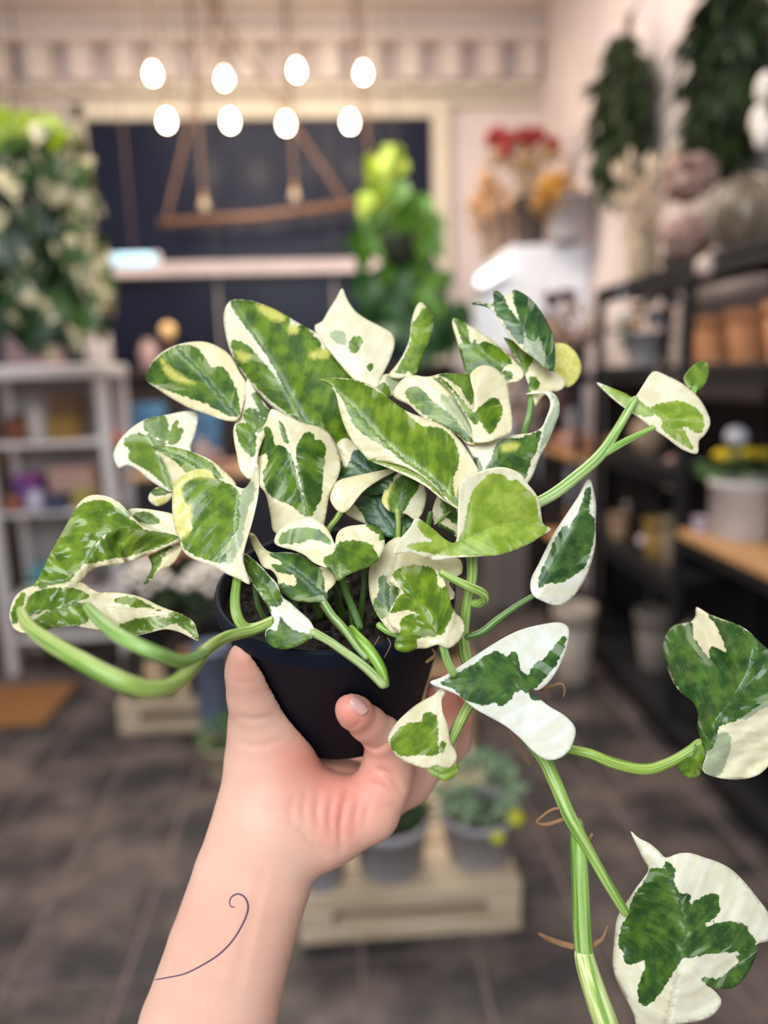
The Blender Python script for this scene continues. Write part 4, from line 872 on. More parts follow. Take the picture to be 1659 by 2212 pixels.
leaf('B', [(40,800),(60,730),(110,690),(190,700),(230,760),(180,830),(120,850),(60,850)], [(60,840),(120,770),(190,710)], [41,41.4,41.8], .5,.5, g=[[(50,790),(90,755),(130,790),(140,840),(70,840)]], p=[[(120,700),(200,700),(220,760),(170,820),(130,760)]], col=(.2,0,.3))
leaf('B', [(595,290),(640,300),(700,340),(740,355),(800,400),(880,450),(950,510),(1010,570),(1060,620),(1095,660),(1100,705),(1060,742),(990,755),(930,800),(800,790),(720,740),(680,670),(650,560),(620,450),(588,340)], [(1080,730),(900,620),(760,500),(600,295)], [41.2,41.6,42,42.6], .4,.7,
     g=[[(600,295),(650,312),(690,360),(715,480),(750,450),(770,480),(830,465),(900,490),(960,540),(1010,600),(950,640),(930,700),(880,700),(790,690),(740,700),(700,700),(660,600),(640,480),(670,470)],[(950,680),(1010,675),(1010,720),(980,730)]], col=(.05,0,.2))
leaf('B', [(1310,480),(1380,468),(1440,500),(1490,560),(1515,630),(1500,705),(1460,762),(1410,785),(1380,745),(1330,690),(1310,600)], [(1340,700),(1400,640),(1440,540)], [42,42.4,42.8], .5,.5, y=[[(1300,460),(1400,450),(1530,560),(1540,720),(1420,800),(1300,700)]], g=[[(1330,650),(1390,660),(1400,700),(1370,690)]])
leaf('B', [(955,425),(1020,450),(1100,500),(1170,560),(1240,620),(1300,660),(1340,690),(1392,720),(1402,770),(1350,812),(1300,815),(1250,840),(1210,880),(1185,925),(1165,850),(1140,780),(1110,700),(1080,640),(1040,580),(1000,500)], [(1150,800),(1110,640),(960,430)], [41.2,41.6,42.2], .3,.4,
     g=[[(960,430),(1030,460),(1100,515),(1160,580),(1130,640),(1105,690),(1060,610),(1010,520)],[(1150,710),(1200,740),(1210,770),(1180,800),(1140,770)]], col=(.1,0,.1), pet=('B',[(1150,800),(1150,880),(1140,980),(1110,1080),(1090,1180)],[41.2,41.3,41.5,41.8],[20,22,23,22],(.55,.75,.6)))
leaf('B', [(1015,92),(1040,84),(1110,120),(1170,170),(1225,240),(1275,330),(1312,410),(1324,500),(1324,600),(1312,668),(1250,642),(1180,582),(1120,540),(1060,490),(1000,420),(950,340),(890,255),(840,212),(770,195),(722,186),(770,170),(830,183),(885,180),(880,100),(915,92),(960,130),(1000,112)], [(1310,660),(1180,480),(1080,340),(1000,200),(890,100)], [40.8,40.6,41,41.6], .3, 1.0,
     g=[[(1025,90),(1110,120),(1220,240),(1300,390),(1324,500),(1324,620),(1300,665),(1250,640),(1260,560),(1210,400),(1190,440),(1150,450),(1120,400),(1085,370),(1070,280),(1040,200)],[(890,110),(920,100),(960,150),(990,220),(1040,280),(1080,370),(1095,470),(1050,450),(980,350),(890,220)],[(722,186),(780,173),(870,210),(800,205)]],
     p=[[(1085,370),(1120,410),(1160,450),(1200,420),(1215,370),(1240,480),(1260,580),(1250,630),(1180,580),(1120,520),(1090,470)]], col=(.75,0,.3), label='blue green leaf with a cream streak at the top right of the plant')
leaf('B', [(160,832),(190,770),(240,720),(310,698),(380,708),(440,705),(500,688),(580,685),(680,690),(720,705),(740,800),(740,900),(770,1000),(800,1080),(770,1190),(690,1190),(640,1140),(520,1070),(400,1020),(330,960),(270,905),(190,870)], [(740,1170),(640,1000),(500,820),(400,720)], [39,39.2,39.6,40], .6,.4,
     g=[[(250,820),(290,790),(340,785),(400,840),(450,890),(530,950),(620,1030),(650,1080),(720,1150),(735,1170),(690,1170),(600,1100),(480,1040),(370,960),(300,900)],[(490,700),(600,688),(700,695),(715,740),(735,810),(730,900),(700,880),(640,780),(560,730)]],
     p=[[(500,850),(560,855),(620,890),(680,960),(700,1020),(720,1130),(640,1060),(560,960)]], col=(.05,.05,.1))
leaf('B', [(715,705),(750,652),(800,628),(865,635),(925,670),(972,730),(992,800),(1002,900),(1018,1000),(1018,1090),(990,1122),(920,1145),(860,1172),(740,1178),(725,1080),(690,1000),(640,920),(580,820),(480,730),(440,706),(540,715),(620,790),(690,880),(735,950),(742,830)], [(860,1165),(760,1000),(740,900),(760,660)], [38.2,38.6,39,39.6], .2,.7,
     g=[[(450,707),(540,745),(600,815),(680,905),(760,1000),(765,1045),(720,1020),(650,920),(580,810)],[(750,975),(800,920),(860,870),(910,875),(940,920),(940,980),(900,1060),(860,1120),(800,1040)]], col=(.05,0,.15), label='cream leaf with one green blotch below the top right leaves')
leaf('B', [(688,1196),(760,1180),(850,1170),(960,1140),(1060,1122),(1160,1110),(1232,1068),(1262,1000),(1290,920),(1280,862),(1240,828),(1180,832),(1105,836),(1150,820),(1230,811),(1300,818),(1342,860),(1358,920),(1347,1000),(1312,1085),(1270,1185),(1212,1290),(1172,1400),(1130,1470),(1080,1480),(960,1470),(800,1460),(740,1300),(705,1225)], [(760,1440),(960,1290),(1120,1210),(1250,1080),(1310,930),(1240,820)], [38.2,38.2,38.6,39,39.4,39.8], .4,.5,
     g=[[(905,1200),(960,1160),(1060,1150),(1140,1130),(1220,1100),(1200,1180),(1180,1260),(1140,1310),(1145,1330),(1120,1390),(1100,1440),(1000,1430),(900,1425),(830,1380),(870,1300)],[(740,1280),(770,1300),(800,1370),(790,1400),(760,1350)]],
     p=[[(1260,1050),(1300,980),(1320,900),(1290,840),(1320,850),(1345,920),(1340,1000),(1300,1090),(1240,1200),(1215,1260),(1240,1130)]], y=[[(940,1210),(1000,1185),(1060,1190),(1040,1230),(960,1240)]], col=(.5,0,.55))
# dark inner leaves
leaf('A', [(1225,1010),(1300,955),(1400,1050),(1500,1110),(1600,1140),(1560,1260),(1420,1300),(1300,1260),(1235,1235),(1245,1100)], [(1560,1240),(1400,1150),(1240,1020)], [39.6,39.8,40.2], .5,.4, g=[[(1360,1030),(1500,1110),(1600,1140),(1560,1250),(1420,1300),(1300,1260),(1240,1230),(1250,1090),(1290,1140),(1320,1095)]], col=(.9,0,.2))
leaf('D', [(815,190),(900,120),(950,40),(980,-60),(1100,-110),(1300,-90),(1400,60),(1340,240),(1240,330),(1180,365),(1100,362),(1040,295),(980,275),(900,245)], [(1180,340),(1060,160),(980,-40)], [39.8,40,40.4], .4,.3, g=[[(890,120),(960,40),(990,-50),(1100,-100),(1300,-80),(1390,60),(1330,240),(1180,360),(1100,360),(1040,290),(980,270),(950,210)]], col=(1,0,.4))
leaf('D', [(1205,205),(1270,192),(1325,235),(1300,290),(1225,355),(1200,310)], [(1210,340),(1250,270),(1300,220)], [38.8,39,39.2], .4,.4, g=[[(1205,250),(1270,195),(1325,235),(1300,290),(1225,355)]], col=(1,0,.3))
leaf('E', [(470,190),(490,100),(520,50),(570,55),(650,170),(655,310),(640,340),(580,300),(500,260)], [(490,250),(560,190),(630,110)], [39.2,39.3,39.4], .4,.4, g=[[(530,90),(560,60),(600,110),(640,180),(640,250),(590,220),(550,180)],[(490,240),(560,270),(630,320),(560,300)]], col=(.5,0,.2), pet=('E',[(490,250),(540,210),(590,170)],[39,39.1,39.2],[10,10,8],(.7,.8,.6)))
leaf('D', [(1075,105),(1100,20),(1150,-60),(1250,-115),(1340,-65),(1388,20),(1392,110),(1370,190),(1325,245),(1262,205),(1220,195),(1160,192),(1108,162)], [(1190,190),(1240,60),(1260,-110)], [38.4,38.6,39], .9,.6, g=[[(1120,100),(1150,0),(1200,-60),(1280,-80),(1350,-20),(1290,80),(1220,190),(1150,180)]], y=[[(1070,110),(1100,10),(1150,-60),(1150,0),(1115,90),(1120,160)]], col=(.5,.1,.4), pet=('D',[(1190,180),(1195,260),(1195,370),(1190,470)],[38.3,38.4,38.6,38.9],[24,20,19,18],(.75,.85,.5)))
leaf('P', [(712,1072),(728,1040),(761,1029),(804,1020),(844,1013),(860,1015),(822,1035),(793,1054),(775,1072),(760,1092),(742,1108),(724,1099)], [(742,1105),(775,1058),(858,1015)], [37.9,38.2,38.8], .4,-.4, col=(.05,0,.1), pet=('D',[(790,175),(750,240),(700,305),(680,380)],[37.9,38,38.3,38.6],[24,22,22,20],(.75,.85,.5)), label='slim cream leaf curling in the middle of the plant')
# middle
leaf('P', [(585,884),(607,890),(627,900),(656,914),(689,921),(711,936),(726,958),(735,991),(735,1016),(726,1041),(713,1064),(708,1090),(705,1110),(698,1140),(680,1165),(636,1165),(592,1150),(585,1119),(574,1068),(558,1045),(549,1000),(549,969),(557,936),(574,914)], [(600,895),(624,960),(642,1020),(656,1068),(668,1140)], [38.4,38,37.6,37.3,37.6], .9,.8,
     g=[[(566,933),(577,922),(587,936),(593,962),(613,965),(624,980),(633,1001),(642,1034),(649,1063),(668,1114),(650,1107),(629,1090),(600,1078),(582,1068),(573,1048),(569,1023),(580,1001),(577,980),(558,983),(550,978),(552,955)],[(656,940),(667,934),(678,943),(680,952),(692,951),(701,965),(701,983),(698,1009),(696,1034),(693,1074),(681,1098),(670,1115),(662,1090),(653,1050),(645,1016),(642,990),(643,962)],[(602,911),(608,915),(617,933),(622,958),(617,954),(607,933)]], col=(.35,0,.15), bump=1.7, label='glossy cream leaf with two dark green halves in the middle')
leaf('P', [(688,819),(732,816),(775,822),(815,838),(836,856),(875,886),(920,904),(957,919),(987,944),(1008,971),(1026,1001),(1035,1022),(1011,1033),(997,1048),(989,1072),(994,1100),(968,1085),(940,1052),(910,1027),(875,1008),(830,997),(800,996),(786,983),(761,954),(743,918),(732,882),(725,850),(710,831)], [(992,1097),(935,1037),(865,988),(800,925),(750,870),(690,820)], [36.6,36.8,37,37.2,37.3], .5, .6,
     g=[[(690,819),(732,819),(775,826),(812,845),(860,873),(884,899),(911,921),(945,924),(969,938),(984,962),(990,986),(987,1013),(978,1031),(979,1061),(991,1094),(968,1078),(935,1042),(905,1017),(872,997),(845,973),(818,957),(794,942),(768,920),(754,891),(740,862),(722,838)]], col=(0,.22,.12), bump=1.3, label='lime green pointed leaf with a cream margin in the middle of the plant')
leaf('B', [(-5,1310),(60,1288),(150,1298),(250,1328),(340,1368),(400,1428),(460,1500),(530,1572),(620,1632),(642,1660),(560,1618),(480,1560),(400,1495),(300,1440),(200,1395),(100,1350)], [(630,1650),(450,1510),(250,1370),(0,1310)], [36.5,36.5,36.7,37], .0,-.5, g=[[(-5,1305),(60,1286),(150,1296),(250,1325),(340,1365),(400,1425),(460,1497),(530,1569),(620,1630),(560,1602),(480,1540),(400,1470),(300,1415),(200,1375),(100,1335)]], col=(0,.6,.2), name='leaf_edge_roll', bump=.5)
leaf('P', [(993,1046),(1008,1031),(1035,1019),(1071,1009),(1101,1012),(1126,1025),(1141,1046),(1156,1064),(1166,1085),(1170,1115),(1174,1133),(1191,1143),(1171,1157),(1145,1174),(1106,1190),(1073,1199),(1027,1202),(975,1205),(936,1210),(887,1193),(849,1197),(865,1164),(887,1138),(898,1118),(917,1128),(943,1148),(962,1165),(984,1172),(988,1140),(990,1090)], [(990,1172),(1040,1150),(1100,1130),(1188,1143)], [36.2,36.2,36.6,37], -.5,-.3,
     g=[[(990,1172),(1008,1120),(1017,1075),(1035,1045),(1060,1025),(1085,1028),(1100,1040),(1115,1038),(1135,1055),(1155,1075),(1160,1100),(1168,1130),(1183,1143),(1145,1172),(1106,1188),(1073,1197),(1027,1198),(975,1199),(940,1196),(880,1182),(900,1173),(940,1172),(975,1168)],[(905,1125),(930,1135),(955,1155),(970,1168),(945,1168),(920,1158),(907,1142)]], col=(0,.85,.35), bump=.7, label='pale apple green leaf with a white rim facing the light')
leaf('E', [(1122,665),(1133,600),(1170,530),(1220,430),(1270,330),(1320,250),(1380,160),(1440,70),(1490,-25),(1520,-45),(1547,40),(1561,130),(1557,260),(1557,380),(1532,500),(1492,610),(1442,692),(1382,762),(1320,792),(1260,787),(1200,762),(1155,738),(1130,705)], [(1150,735),(1250,570),(1370,350),(1440,210),(1520,-40)], [37.8,38,38.4,38.8], .8,.9,
     g=[[(1185,668),(1185,610),(1210,540),(1250,450),(1290,350),(1340,280),(1365,270),(1365,320),(1375,310),(1400,250),(1440,190),(1470,110),(1490,30),(1520,5),(1518,80),(1508,180),(1532,200),(1550,260),(1538,350),(1525,420),(1490,520),(1440,570),(1390,600),(1320,640),(1240,640)]], col=(.7,0,.75), pet=('E',[(1150,725),(1040,790),(900,890),(800,970),(705,1000)],[37.8,37.6,37.4,37.4],[17,19,24,24,20],(.35,.5,.35)), label='white edged dark green leaf hanging out to the side')
# left side
leaf('C', [(765,282),(850,272),(950,286),(1040,310),(1055,380),(1060,440),(900,410),(845,372)], [(1050,420),(940,350),(780,285)], [38.2,38.4,38.6], .3,.3, g=[[(800,310),(860,295),(920,310),(950,350),(900,365),(840,350)]], col=(.2,.2,.2))
leaf('C', [(885,555),(920,540),(1000,500),(1075,478),(1085,520),(1052,582),(1010,622),(960,637),(930,672),(900,702),(852,728),(888,672),(908,612)], [(1075,500),(980,560),(910,640),(855,725)], [37.6,37.8,38,38.3], .5,.5, g=[[(890,556),(940,540),(960,560),(960,600),(930,640),(900,695),(855,727),(905,630)],[(950,520),(1020,500),(1070,485),(1000,520),(975,560)]], col=(.2,.1,.05))
leaf('C', [(203,745),(230,690),(260,620),(300,540),(350,450),(400,360),(440,290),(470,240),(520,200),(580,190),(650,203),(720,240),(772,300),(805,335),(850,372),(900,392),(1000,420),(1062,440),(1066,470),(1000,500),(900,540),(800,580),(700,607),(640,612),(580,624),(520,664),(490,704),(430,724),(330,745)], [(1062,455),(850,398),(700,390),(600,450),(500,600),(400,700),(210,742)], [37.2,36.6,35.9,35.5,35.1,34.8], .9,.7,
     g=[[(208,740),(260,620),(350,450),(440,292),(500,245),(560,225),(640,235),(710,280),(770,330),(845,395),(720,388),(650,402),(580,472),(520,572),(450,655),(380,718)],[(510,595),(560,520),(640,430),(700,388),(830,398),(950,418),(1040,432),(1062,450),(960,492),(850,532),(740,557),(640,572),(560,592)]], p=[[(660,280),(720,270),(780,320),(700,330)],[(540,590),(640,480),(680,520),(700,550),(620,575)]], col=(.15,.22,.1), bump=2.6, label='glossy folded green leaf drooping on the outer side')
leaf('C', [(1030,190),(1040,130),(1080,88),(1130,50),(1200,33),(1260,48),(1282,88),(1340,112),(1400,132),(1458,152),(1498,100),(1532,5),(1547,60),(1542,180),(1522,280),(1502,360),(1482,430),(1462,500),(1452,570),(1472,650),(1494,726),(1420,692),(1350,662),(1280,622),(1200,592),(1130,562),(1090,522),(1070,462),(1040,380),(1028,280)], [(1452,160),(1432,260),(1425,380),(1440,520),(1490,720)], [36.8,36.7,36.5,36.4,36.4], -1.3,.6,
     g=[[(1085,150),(1120,110),(1200,85),(1280,95),(1340,120),(1400,150),(1430,200),(1420,270),(1430,330),(1410,400),(1370,460),(1350,520),(1340,590),(1250,580),(1150,540),(1100,500),(1090,450),(1130,420),(1160,390),(1140,350),(1130,270),(1100,220)]],
     p=[[(1430,240),(1460,150),(1500,110),(1520,150),(1510,220),(1490,240),(1470,300),(1450,400),(1440,480),(1400,560),(1350,600),(1360,500),(1400,420)]],
     y=[[(1045,120),(1130,48),(1200,30),(1265,45),(1285,88),(1200,82),(1120,105),(1085,150),(1100,230),(1140,270),(1130,410),(1090,440),(1055,400),(1042,280)]], col=(.2,.12,.35), bump=1.5, label='glossy leaf with a yellow rim and a folded white edge')
leaf('C', [(58,905),(78,820),(130,762),(210,732),(300,730),(400,715),(470,709),(520,730),(560,760),(600,775),(680,773),(780,784),(860,808),(940,848),(1020,880),(1080,900),(1132,930),(1164,962),(1188,1064),(1140,1042),(1080,1012),(1000,992),(900,1010),(800,1032),(680,1012),(560,992),(450,972),(340,982),(250,1002),(150,1014),(80,984)], [(70,960),(250,905),(500,840),(750,880),(1000,930),(1180,1058)], [33.2,34,34.8,35.4,35.8], .6,-.6,
     g=[[(150,880),(180,800),(250,760),(350,750),(450,755),(510,780),(530,800),(440,830),(330,860),(230,890),(160,915)],[(160,990),(230,920),(330,880),(430,845),(540,845),(550,880),(500,960),(380,970),(250,1000)],[(680,830),(700,810),(790,805),(850,830),(900,860),(970,890),(880,860),(800,860),(740,840)],[(700,980),(800,940),(900,920),(1000,930),(1050,950),(900,1000),(800,1025)],[(70,900),(110,800),(150,780),(130,850),(120,920),(80,960)],[(1010,900),(1080,905),(1140,950),(1185,1060),(1120,1000),(1060,960)]], col=(.25,.2,.15), bump=2.4, label='nearest glossy leaf lying flat over the blurred vines')
# lower middle
leaf('D', [(985,600),(1040,520),(1090,440),(1125,398),(1200,362),(1260,395),(1310,455),(1420,488),(1560,510),(1645,530),(1655,620),(1610,650),(1560,700),(1600,800),(1400,900),(1250,1000),(1180,1056),(1120,1025),(1050,932),(1008,840),(988,760)], [(1180,1040),(1120,800),(1160,600),(1220,380)], [36.6,36.8,37,37.4], .4,.2,
     g=[[(1060,660),(1110,645),(1120,710),(1190,720),(1180,800),(1140,870),(1090,950),(1050,910),(1020,830),(1060,770)]], col=(.4,0,.05))
leaf('D', [(128,335),(170,350),(200,400),(240,450),(290,475),(400,472),(480,488),(560,530),(620,578),(690,590),(748,660),(732,712),(684,757),(695,803),(640,828),(560,833),(470,823),(400,792),(340,722),(325,655),(285,602),(225,580),(185,500),(148,420)], [(680,800),(540,670),(400,570),(240,460)], [35.8,36.2,36.6,37.2], .4,.6,
     g=[[(270,480),(400,475),(480,490),(560,530),(630,580),(655,660),(665,740),(690,800),(600,830),(490,825),(400,790),(340,710),(380,705),(460,720),(470,650),(400,620),(330,610),(290,565),(350,570),(380,560),(330,520)]], col=(.55,0,.05), pet=('D',[(655,815),(720,920),(800,1010),(900,1150),(965,1225)],[35.8,35.6,35.3,35.2],[26,27,27,27,24],(.7,.85,.75)))
leaf('D', [(305,392),(330,328),(400,268),(470,229),(560,223),(640,258),(690,310),(722,370),(742,420),(748,370),(772,320),(830,289),(900,279),(980,274),(1050,294),(1092,350),(1098,430),(1062,510),(1050,532),(1000,572),(920,602),(840,632),(764,680),(740,642),(700,592),(650,577),(580,542),(520,492),(450,462),(370,442),(320,422)], [(742,428),(752,540),(765,676)], [35.6,35.2,35], .4,.4,
     g=[[(335,400),(360,350),(430,310),(520,300),(620,320),(690,370),(720,420),(640,390),(560,380),(500,400),(420,410),(360,410)],[(665,520),(720,490),(755,460),(750,430),(800,400),(880,395),(960,405),(1020,440),(990,440),(1040,490),(1050,532),(1000,572),(920,602),(840,632),(765,676),(730,620),(680,570)],[(970,273),(1050,292),(1094,350),(1098,380),(1060,380),(1060,340),(1000,310)]], col=(.15,.05,.15), bump=.9, label='heart shaped leaf, half cream and half green, low in the middle', pet=('D',[(742,430),(745,500),(770,620),(820,760),(880,900),(920,1010)],[35.9,36.6,37,37,36.8],[16,20,24,26,28,28],(.2,.33,.15)))
leaf('D', [(88,480),(150,520),(220,580),(270,640),(330,700),(362,790),(420,832),(480,890),(560,960),(600,1038),(625,1072),(580,1086),(500,1132),(420,1163),(350,1168),(280,1142),(243,1090),(248,1030),(290,1000),(292,940),(250,850),(190,760),(130,670),(86,600)], [(610,1060),(480,980),(340,880),(220,690),(100,510)], [34.9,35.2,35.6,36.2,36.8], .3,.5,
     g=[[(95,500),(150,530),(220,600),(270,660),(330,740),(355,790),(350,850),(290,860),(240,800),(180,720),(130,640),(100,570)],[(248,1090),(270,1030),(330,1040),(350,960),(340,930),(380,980),(430,1030),(530,1060),(610,1064),(570,1085),(500,1132),(420,1163),(350,1168),(280,1142)],[(130,690),(200,780),(260,870),(300,960),(280,990),(240,900)]], col=(.35,0,.75), pet=('D',[(590,1050),(700,1110),(800,1180),(950,1290),(1085,1420)],[34.9,34.8,34.7,34.6],[34,30,31,33,34],(.95,1.0,1.0)))
leaf('D', [(1128,692),(1148,640),(1180,598),(1240,568),(1330,558),(1420,573),(1482,600),(1532,700),(1562,800),(1600,900),(1650,950),(1672,1010),(1650,1085),(1592,1145),(1540,1165),(1480,1135),(1400,1163),(1330,1165),(1260,1194),(1200,1184),(1168,1150),(1178,1090),(1198,1040),(1165,1020),(1108,950),(1140,900),(1190,800),(1210,742),(1160,712)], [(1500,1120),(1400,945),(1330,830),(1250,700),(1180,600)], [34.8,34.8,35.1,35.6,36], .6,.6,
     g=[[(1160,640),(1190,600),(1260,575),(1340,575),(1430,590),(1470,640),(1475,720),(1500,740),(1550,730),(1590,860),(1580,920),(1540,1000),(1500,1070),(1440,1000),(1390,950),(1300,890),(1220,890),(1140,905),(1160,840),(1240,770),(1220,730)],[(1210,980),(1260,925),(1340,930),(1410,970),(1460,1040),(1470,1070),(1400,1075),(1320,1100),(1330,1165),(1260,1192),(1200,1182),(1168,1150),(1185,1080),(1215,1040)]], col=(0,.18,.2), bump=2.4, pet=('D',[(1505,1105),(1525,1180),(1550,1260),(1590,1345)],[34.8,34.9,35.1],[28,30,30,28],(.85,1.0,.9)), label='very glossy bright green leaf just above the pot rim')
leaf('F', [(235,395),(258,370),(285,380),(264,420),(272,480),(292,530),(302,600),(326,640),(328,680),(300,715),(240,702),(200,712),(130,692),(70,657),(38,602),(38,570),(70,518),(120,468),(170,430)], [(258,375),(250,480),(248,600),(245,700)], [35.4,35.3,35.4,35.6], .3,.9,
     g=[[(48,600),(75,550),(130,520),(180,515),(190,480),(220,475),(245,505),(245,600),(245,650),(190,650),(110,655),(65,640)],[(260,605),(280,600),(270,640),(260,640)]], col=(0,.2,.3), label='small cream leaf with one green heart before the little finger')
leaf('F', [(240,698),(290,712),(326,690),(336,715),(315,750),(275,764),(240,748),(200,722)], [(230,715),(280,735),(330,712)], [33.6,33.4,33.2], .4,.4, g=[[(190,690),(340,680),(350,740),(280,775),(200,730)]], col=(0,.4,.1))
leaf('F', [(213,345),(270,320),(350,270),(430,215),(510,165),(600,120),(700,95),(770,88),(806,108),(810,150),(792,220),(760,290),(720,347),(680,377),(650,374),(640,386),(690,420),(730,450),(790,485),(832,530),(836,570),(812,632),(770,668),(715,675),(660,642),(600,582),(540,532),(470,492),(400,452),(340,402),(280,375)], [(640,380),(530,358),(430,346),(300,348),(215,345)], [35.8,35.5,35.3,35.2], .0,.8,
     g=[[(262,350),(330,310),(400,270),(450,235),(500,212),(540,235),(575,215),(590,240),(600,290),(620,310),(630,330),(615,370),(575,385),(560,410),(520,445),(490,425),(450,440),(400,430),(360,410),(310,365)],[(615,370),(650,290),(680,255),(700,250),(750,190),(788,148),(788,190),(750,270),(700,330),(650,377),(630,387)],[(640,385),(690,410),(680,420),(650,415)]], col=(.65,0,.95), bump=.6, label='large white leaf with a blue green blotch beside the pot')
leaf('F', [(1352,22),(1400,48),(1450,68),(1510,88),(1570,120),(1620,168),(1659,203),(1705,250),(1735,350),(1725,480),(1695,640),(1652,712),(1600,747),(1520,760),(1430,748),(1378,718),(1398,642),(1376,602),(1357,540),(1360,480),(1340,432),(1290,392),(1248,332),(1220,250),(1211,190),(1223,140),(1260,100),(1330,84),(1350,55)], [(1398,640),(1450,510),(1560,340),(1605,210),(1640,100)], [36.8,36.3,35.8,35.7,36], 1.7,.3,
     g=[[(1260,98),(1330,82),(1336,150),(1365,190),(1410,247),(1416,192),(1482,217),(1445,110),(1402,52),(1510,86),(1620,168),(1705,250),(1720,400),(1659,415),(1620,440),(1530,500),(1450,530),(1430,600),(1398,634),(1357,540),(1360,480),(1290,390),(1220,250),(1211,190),(1223,140)]],
     p=[[(1540,480),(1640,400),(1720,390),(1720,430),(1640,450),(1560,500)],[(1380,700),(1420,600),(1470,560),(1500,600),(1450,740)]], col=(.65,.0,.3), bump=2.0, label='big blue green and cream leaf at the outer edge', pet=('F',[(1395,632),(1370,600),(1320,640),(1230,690),(1130,715),(1000,690),(900,650),(800,628),(700,600)],[36.8,36.8,36.7,36.8,38],[12,16,21,22,24,24,22,20,20],(.72,.85,.4)))
leaf('F', [(1270,692),(1320,640),(1372,588),(1397,630),(1397,682),(1362,748),(1310,748),(1282,722)], [(1380,600),(1345,670),(1320,740)], [36.4,36.4,36.7], .6,.6, g=[[(1260,680),(1320,630),(1380,580),(1405,630),(1400,690),(1362,752),(1305,752)]], col=(.1,.1,0), name='leaf_sheath')
leaf('G', [(778,580),(830,623),(900,658),(960,708),(1005,750),(1080,724),(1160,720),(1250,748),(1340,778),(1430,828),(1520,918),(1600,1018),(1659,1098),(1700,1200),(1670,1280),(1592,1302),(1588,1360),(1552,1452),(1502,1532),(1440,1582),(1370,1593),(1300,1583),(1262,1556),(1302,1590),(1356,1650),(1354,1702),(1292,1772),(1200,1803),(1130,1812),(1000,1850),(830,1850),(800,1762),(740,1642),(690,1542),(663,1440),(668,1330),(680,1200),(698,1120),(750,1038),(810,948),(870,868),(892,820),(858,760),(826,690)], [(1100,1410),(1128,1250),(1110,1080),(1060,930),(980,790),(780,583)], [36,35.8,35.7,35.8,36.3], 1.1,.5,
     g=[[(910,825),(960,820),(1010,830),(1050,900),(1080,960),(1110,1000),(1140,1060),(1135,1180),(1125,1300),(1100,1400),(1050,1480),(980,1590),(920,1670),(860,1695),(830,1650),(835,1560),(870,1470),(870,1405),(800,1425),(745,1420),(735,1350),(705,1320),(720,1200),(760,1120),(800,1000),(870,900)],[(995,785),(1030,790),(1060,830),(1050,880),(1020,850)],[(1090,990),(1160,990),(1150,1050),(1200,1030),(1270,990),(1335,985),(1340,1040),(1350,1080),(1320,1130),(1240,1180),(1270,1200),(1340,1170),(1430,1165),(1520,1190),(1530,1230),(1565,1260),(1580,1300),(1520,1340),(1400,1355),(1250,1365),(1130,1390),(1120,1300),(1135,1200),(1110,1100)],[(1230,1520),(1300,1530),(1350,1525),(1420,1470),(1480,1410),(1460,1390),(1520,1340),(1588,1310),(1583,1370),(1548,1460),(1503,1530),(1440,1582),(1370,1593),(1300,1583)]], col=(.6,.0,.6), bump=1.6, label='large cream leaf with ragged green blotches on the hanging vine')
# far right leaf and new shoot
leaf('P', [(1289,826),(1320,837),(1350,849),(1370,858),(1389,832),(1411,802),(1440,811),(1475,829),(1506,855),(1526,885),(1535,915),(1522,941),(1510,952),(1509,977),(1498,980),(1470,969),(1440,946),(1410,926),(1385,906),(1360,889),(1335,871),(1310,849)], [(1375,862),(1420,895),(1460,930),(1500,976)], [39.8,39.5,39.6,40], .5,.5,
     g=[[(1300,832),(1340,845),(1370,860),(1400,880),(1412,893),(1400,900),(1380,895),(1350,875),(1320,852)],[(1405,885),(1430,872),(1470,868),(1505,885),(1520,910),(1512,935),(1490,925),(1470,915),(1485,945),(1495,970),(1470,955),(1445,940),(1430,925),(1432,905)]], col=(.1,.7,.35), bump=.8, label='pale leaf held out on a long stalk')
leaf('P', [(1476,816),(1496,790),(1516,780),(1532,788),(1528,820),(1512,842),(1488,838)], [(1500,840),(1508,812),(1520,782)], [41.4,41.8,42.2], .6,.6, g=[[(1460,816),(1496,780),(1540,780),(1530,830),(1505,850)]], col=(.2,.25,0), name='leaf_sheath')
# ---- vines and stalks
stem('P', [(1502,838),(1490,862),(1470,885),(1440,905)], [41.4,41,40.6,40.2], [6,6,6,5], (.6,.9,.4), name='petiole')
stem('P', [(600,1340),(545,1362),(490,1376),(445,1405),(412,1445),(372,1480),(312,1488),(240,1462),(170,1425),(110,1390),(62,1352),(45,1318)], [36.5,35.6,34,31.5,28.8,27,26.2,26.6,28,30.4,33], [11,12,13,15,17,19,20,20,19,18,14,9], (1,1.05,.8))
stem('P', [(440,1412),(395,1428),(330,1408),(265,1378),(218,1342),(190,1312)], [31.8,29,27.4,27.8,29.8,33.4], [12,15,16,16,15,11], (.8,1.0,.85))
stem('P', [(515,1235),(508,1290),(512,1330),(530,1356),(560,1354),(600,1335)], [37,36.2,35.8,35.8,36.2,37], [9,11,12,12,12,11], (.65,.8,.4))
stem('P', [(1150,1092),(1195,1068),(1245,1030),(1295,985),(1332,930),(1357,888),(1372,862)], [39.5,39.2,39,39,39.2,39.4,39.6], [12,13,13,13,10,9,7], (.9,1.05,.9))
stem('P', [(1288,990),(1318,972),(1352,953),(1385,937),(1410,924)], [39,38.9,39,39.2,39.4], [9,9,8,7,6], (.8,1.0,.7))
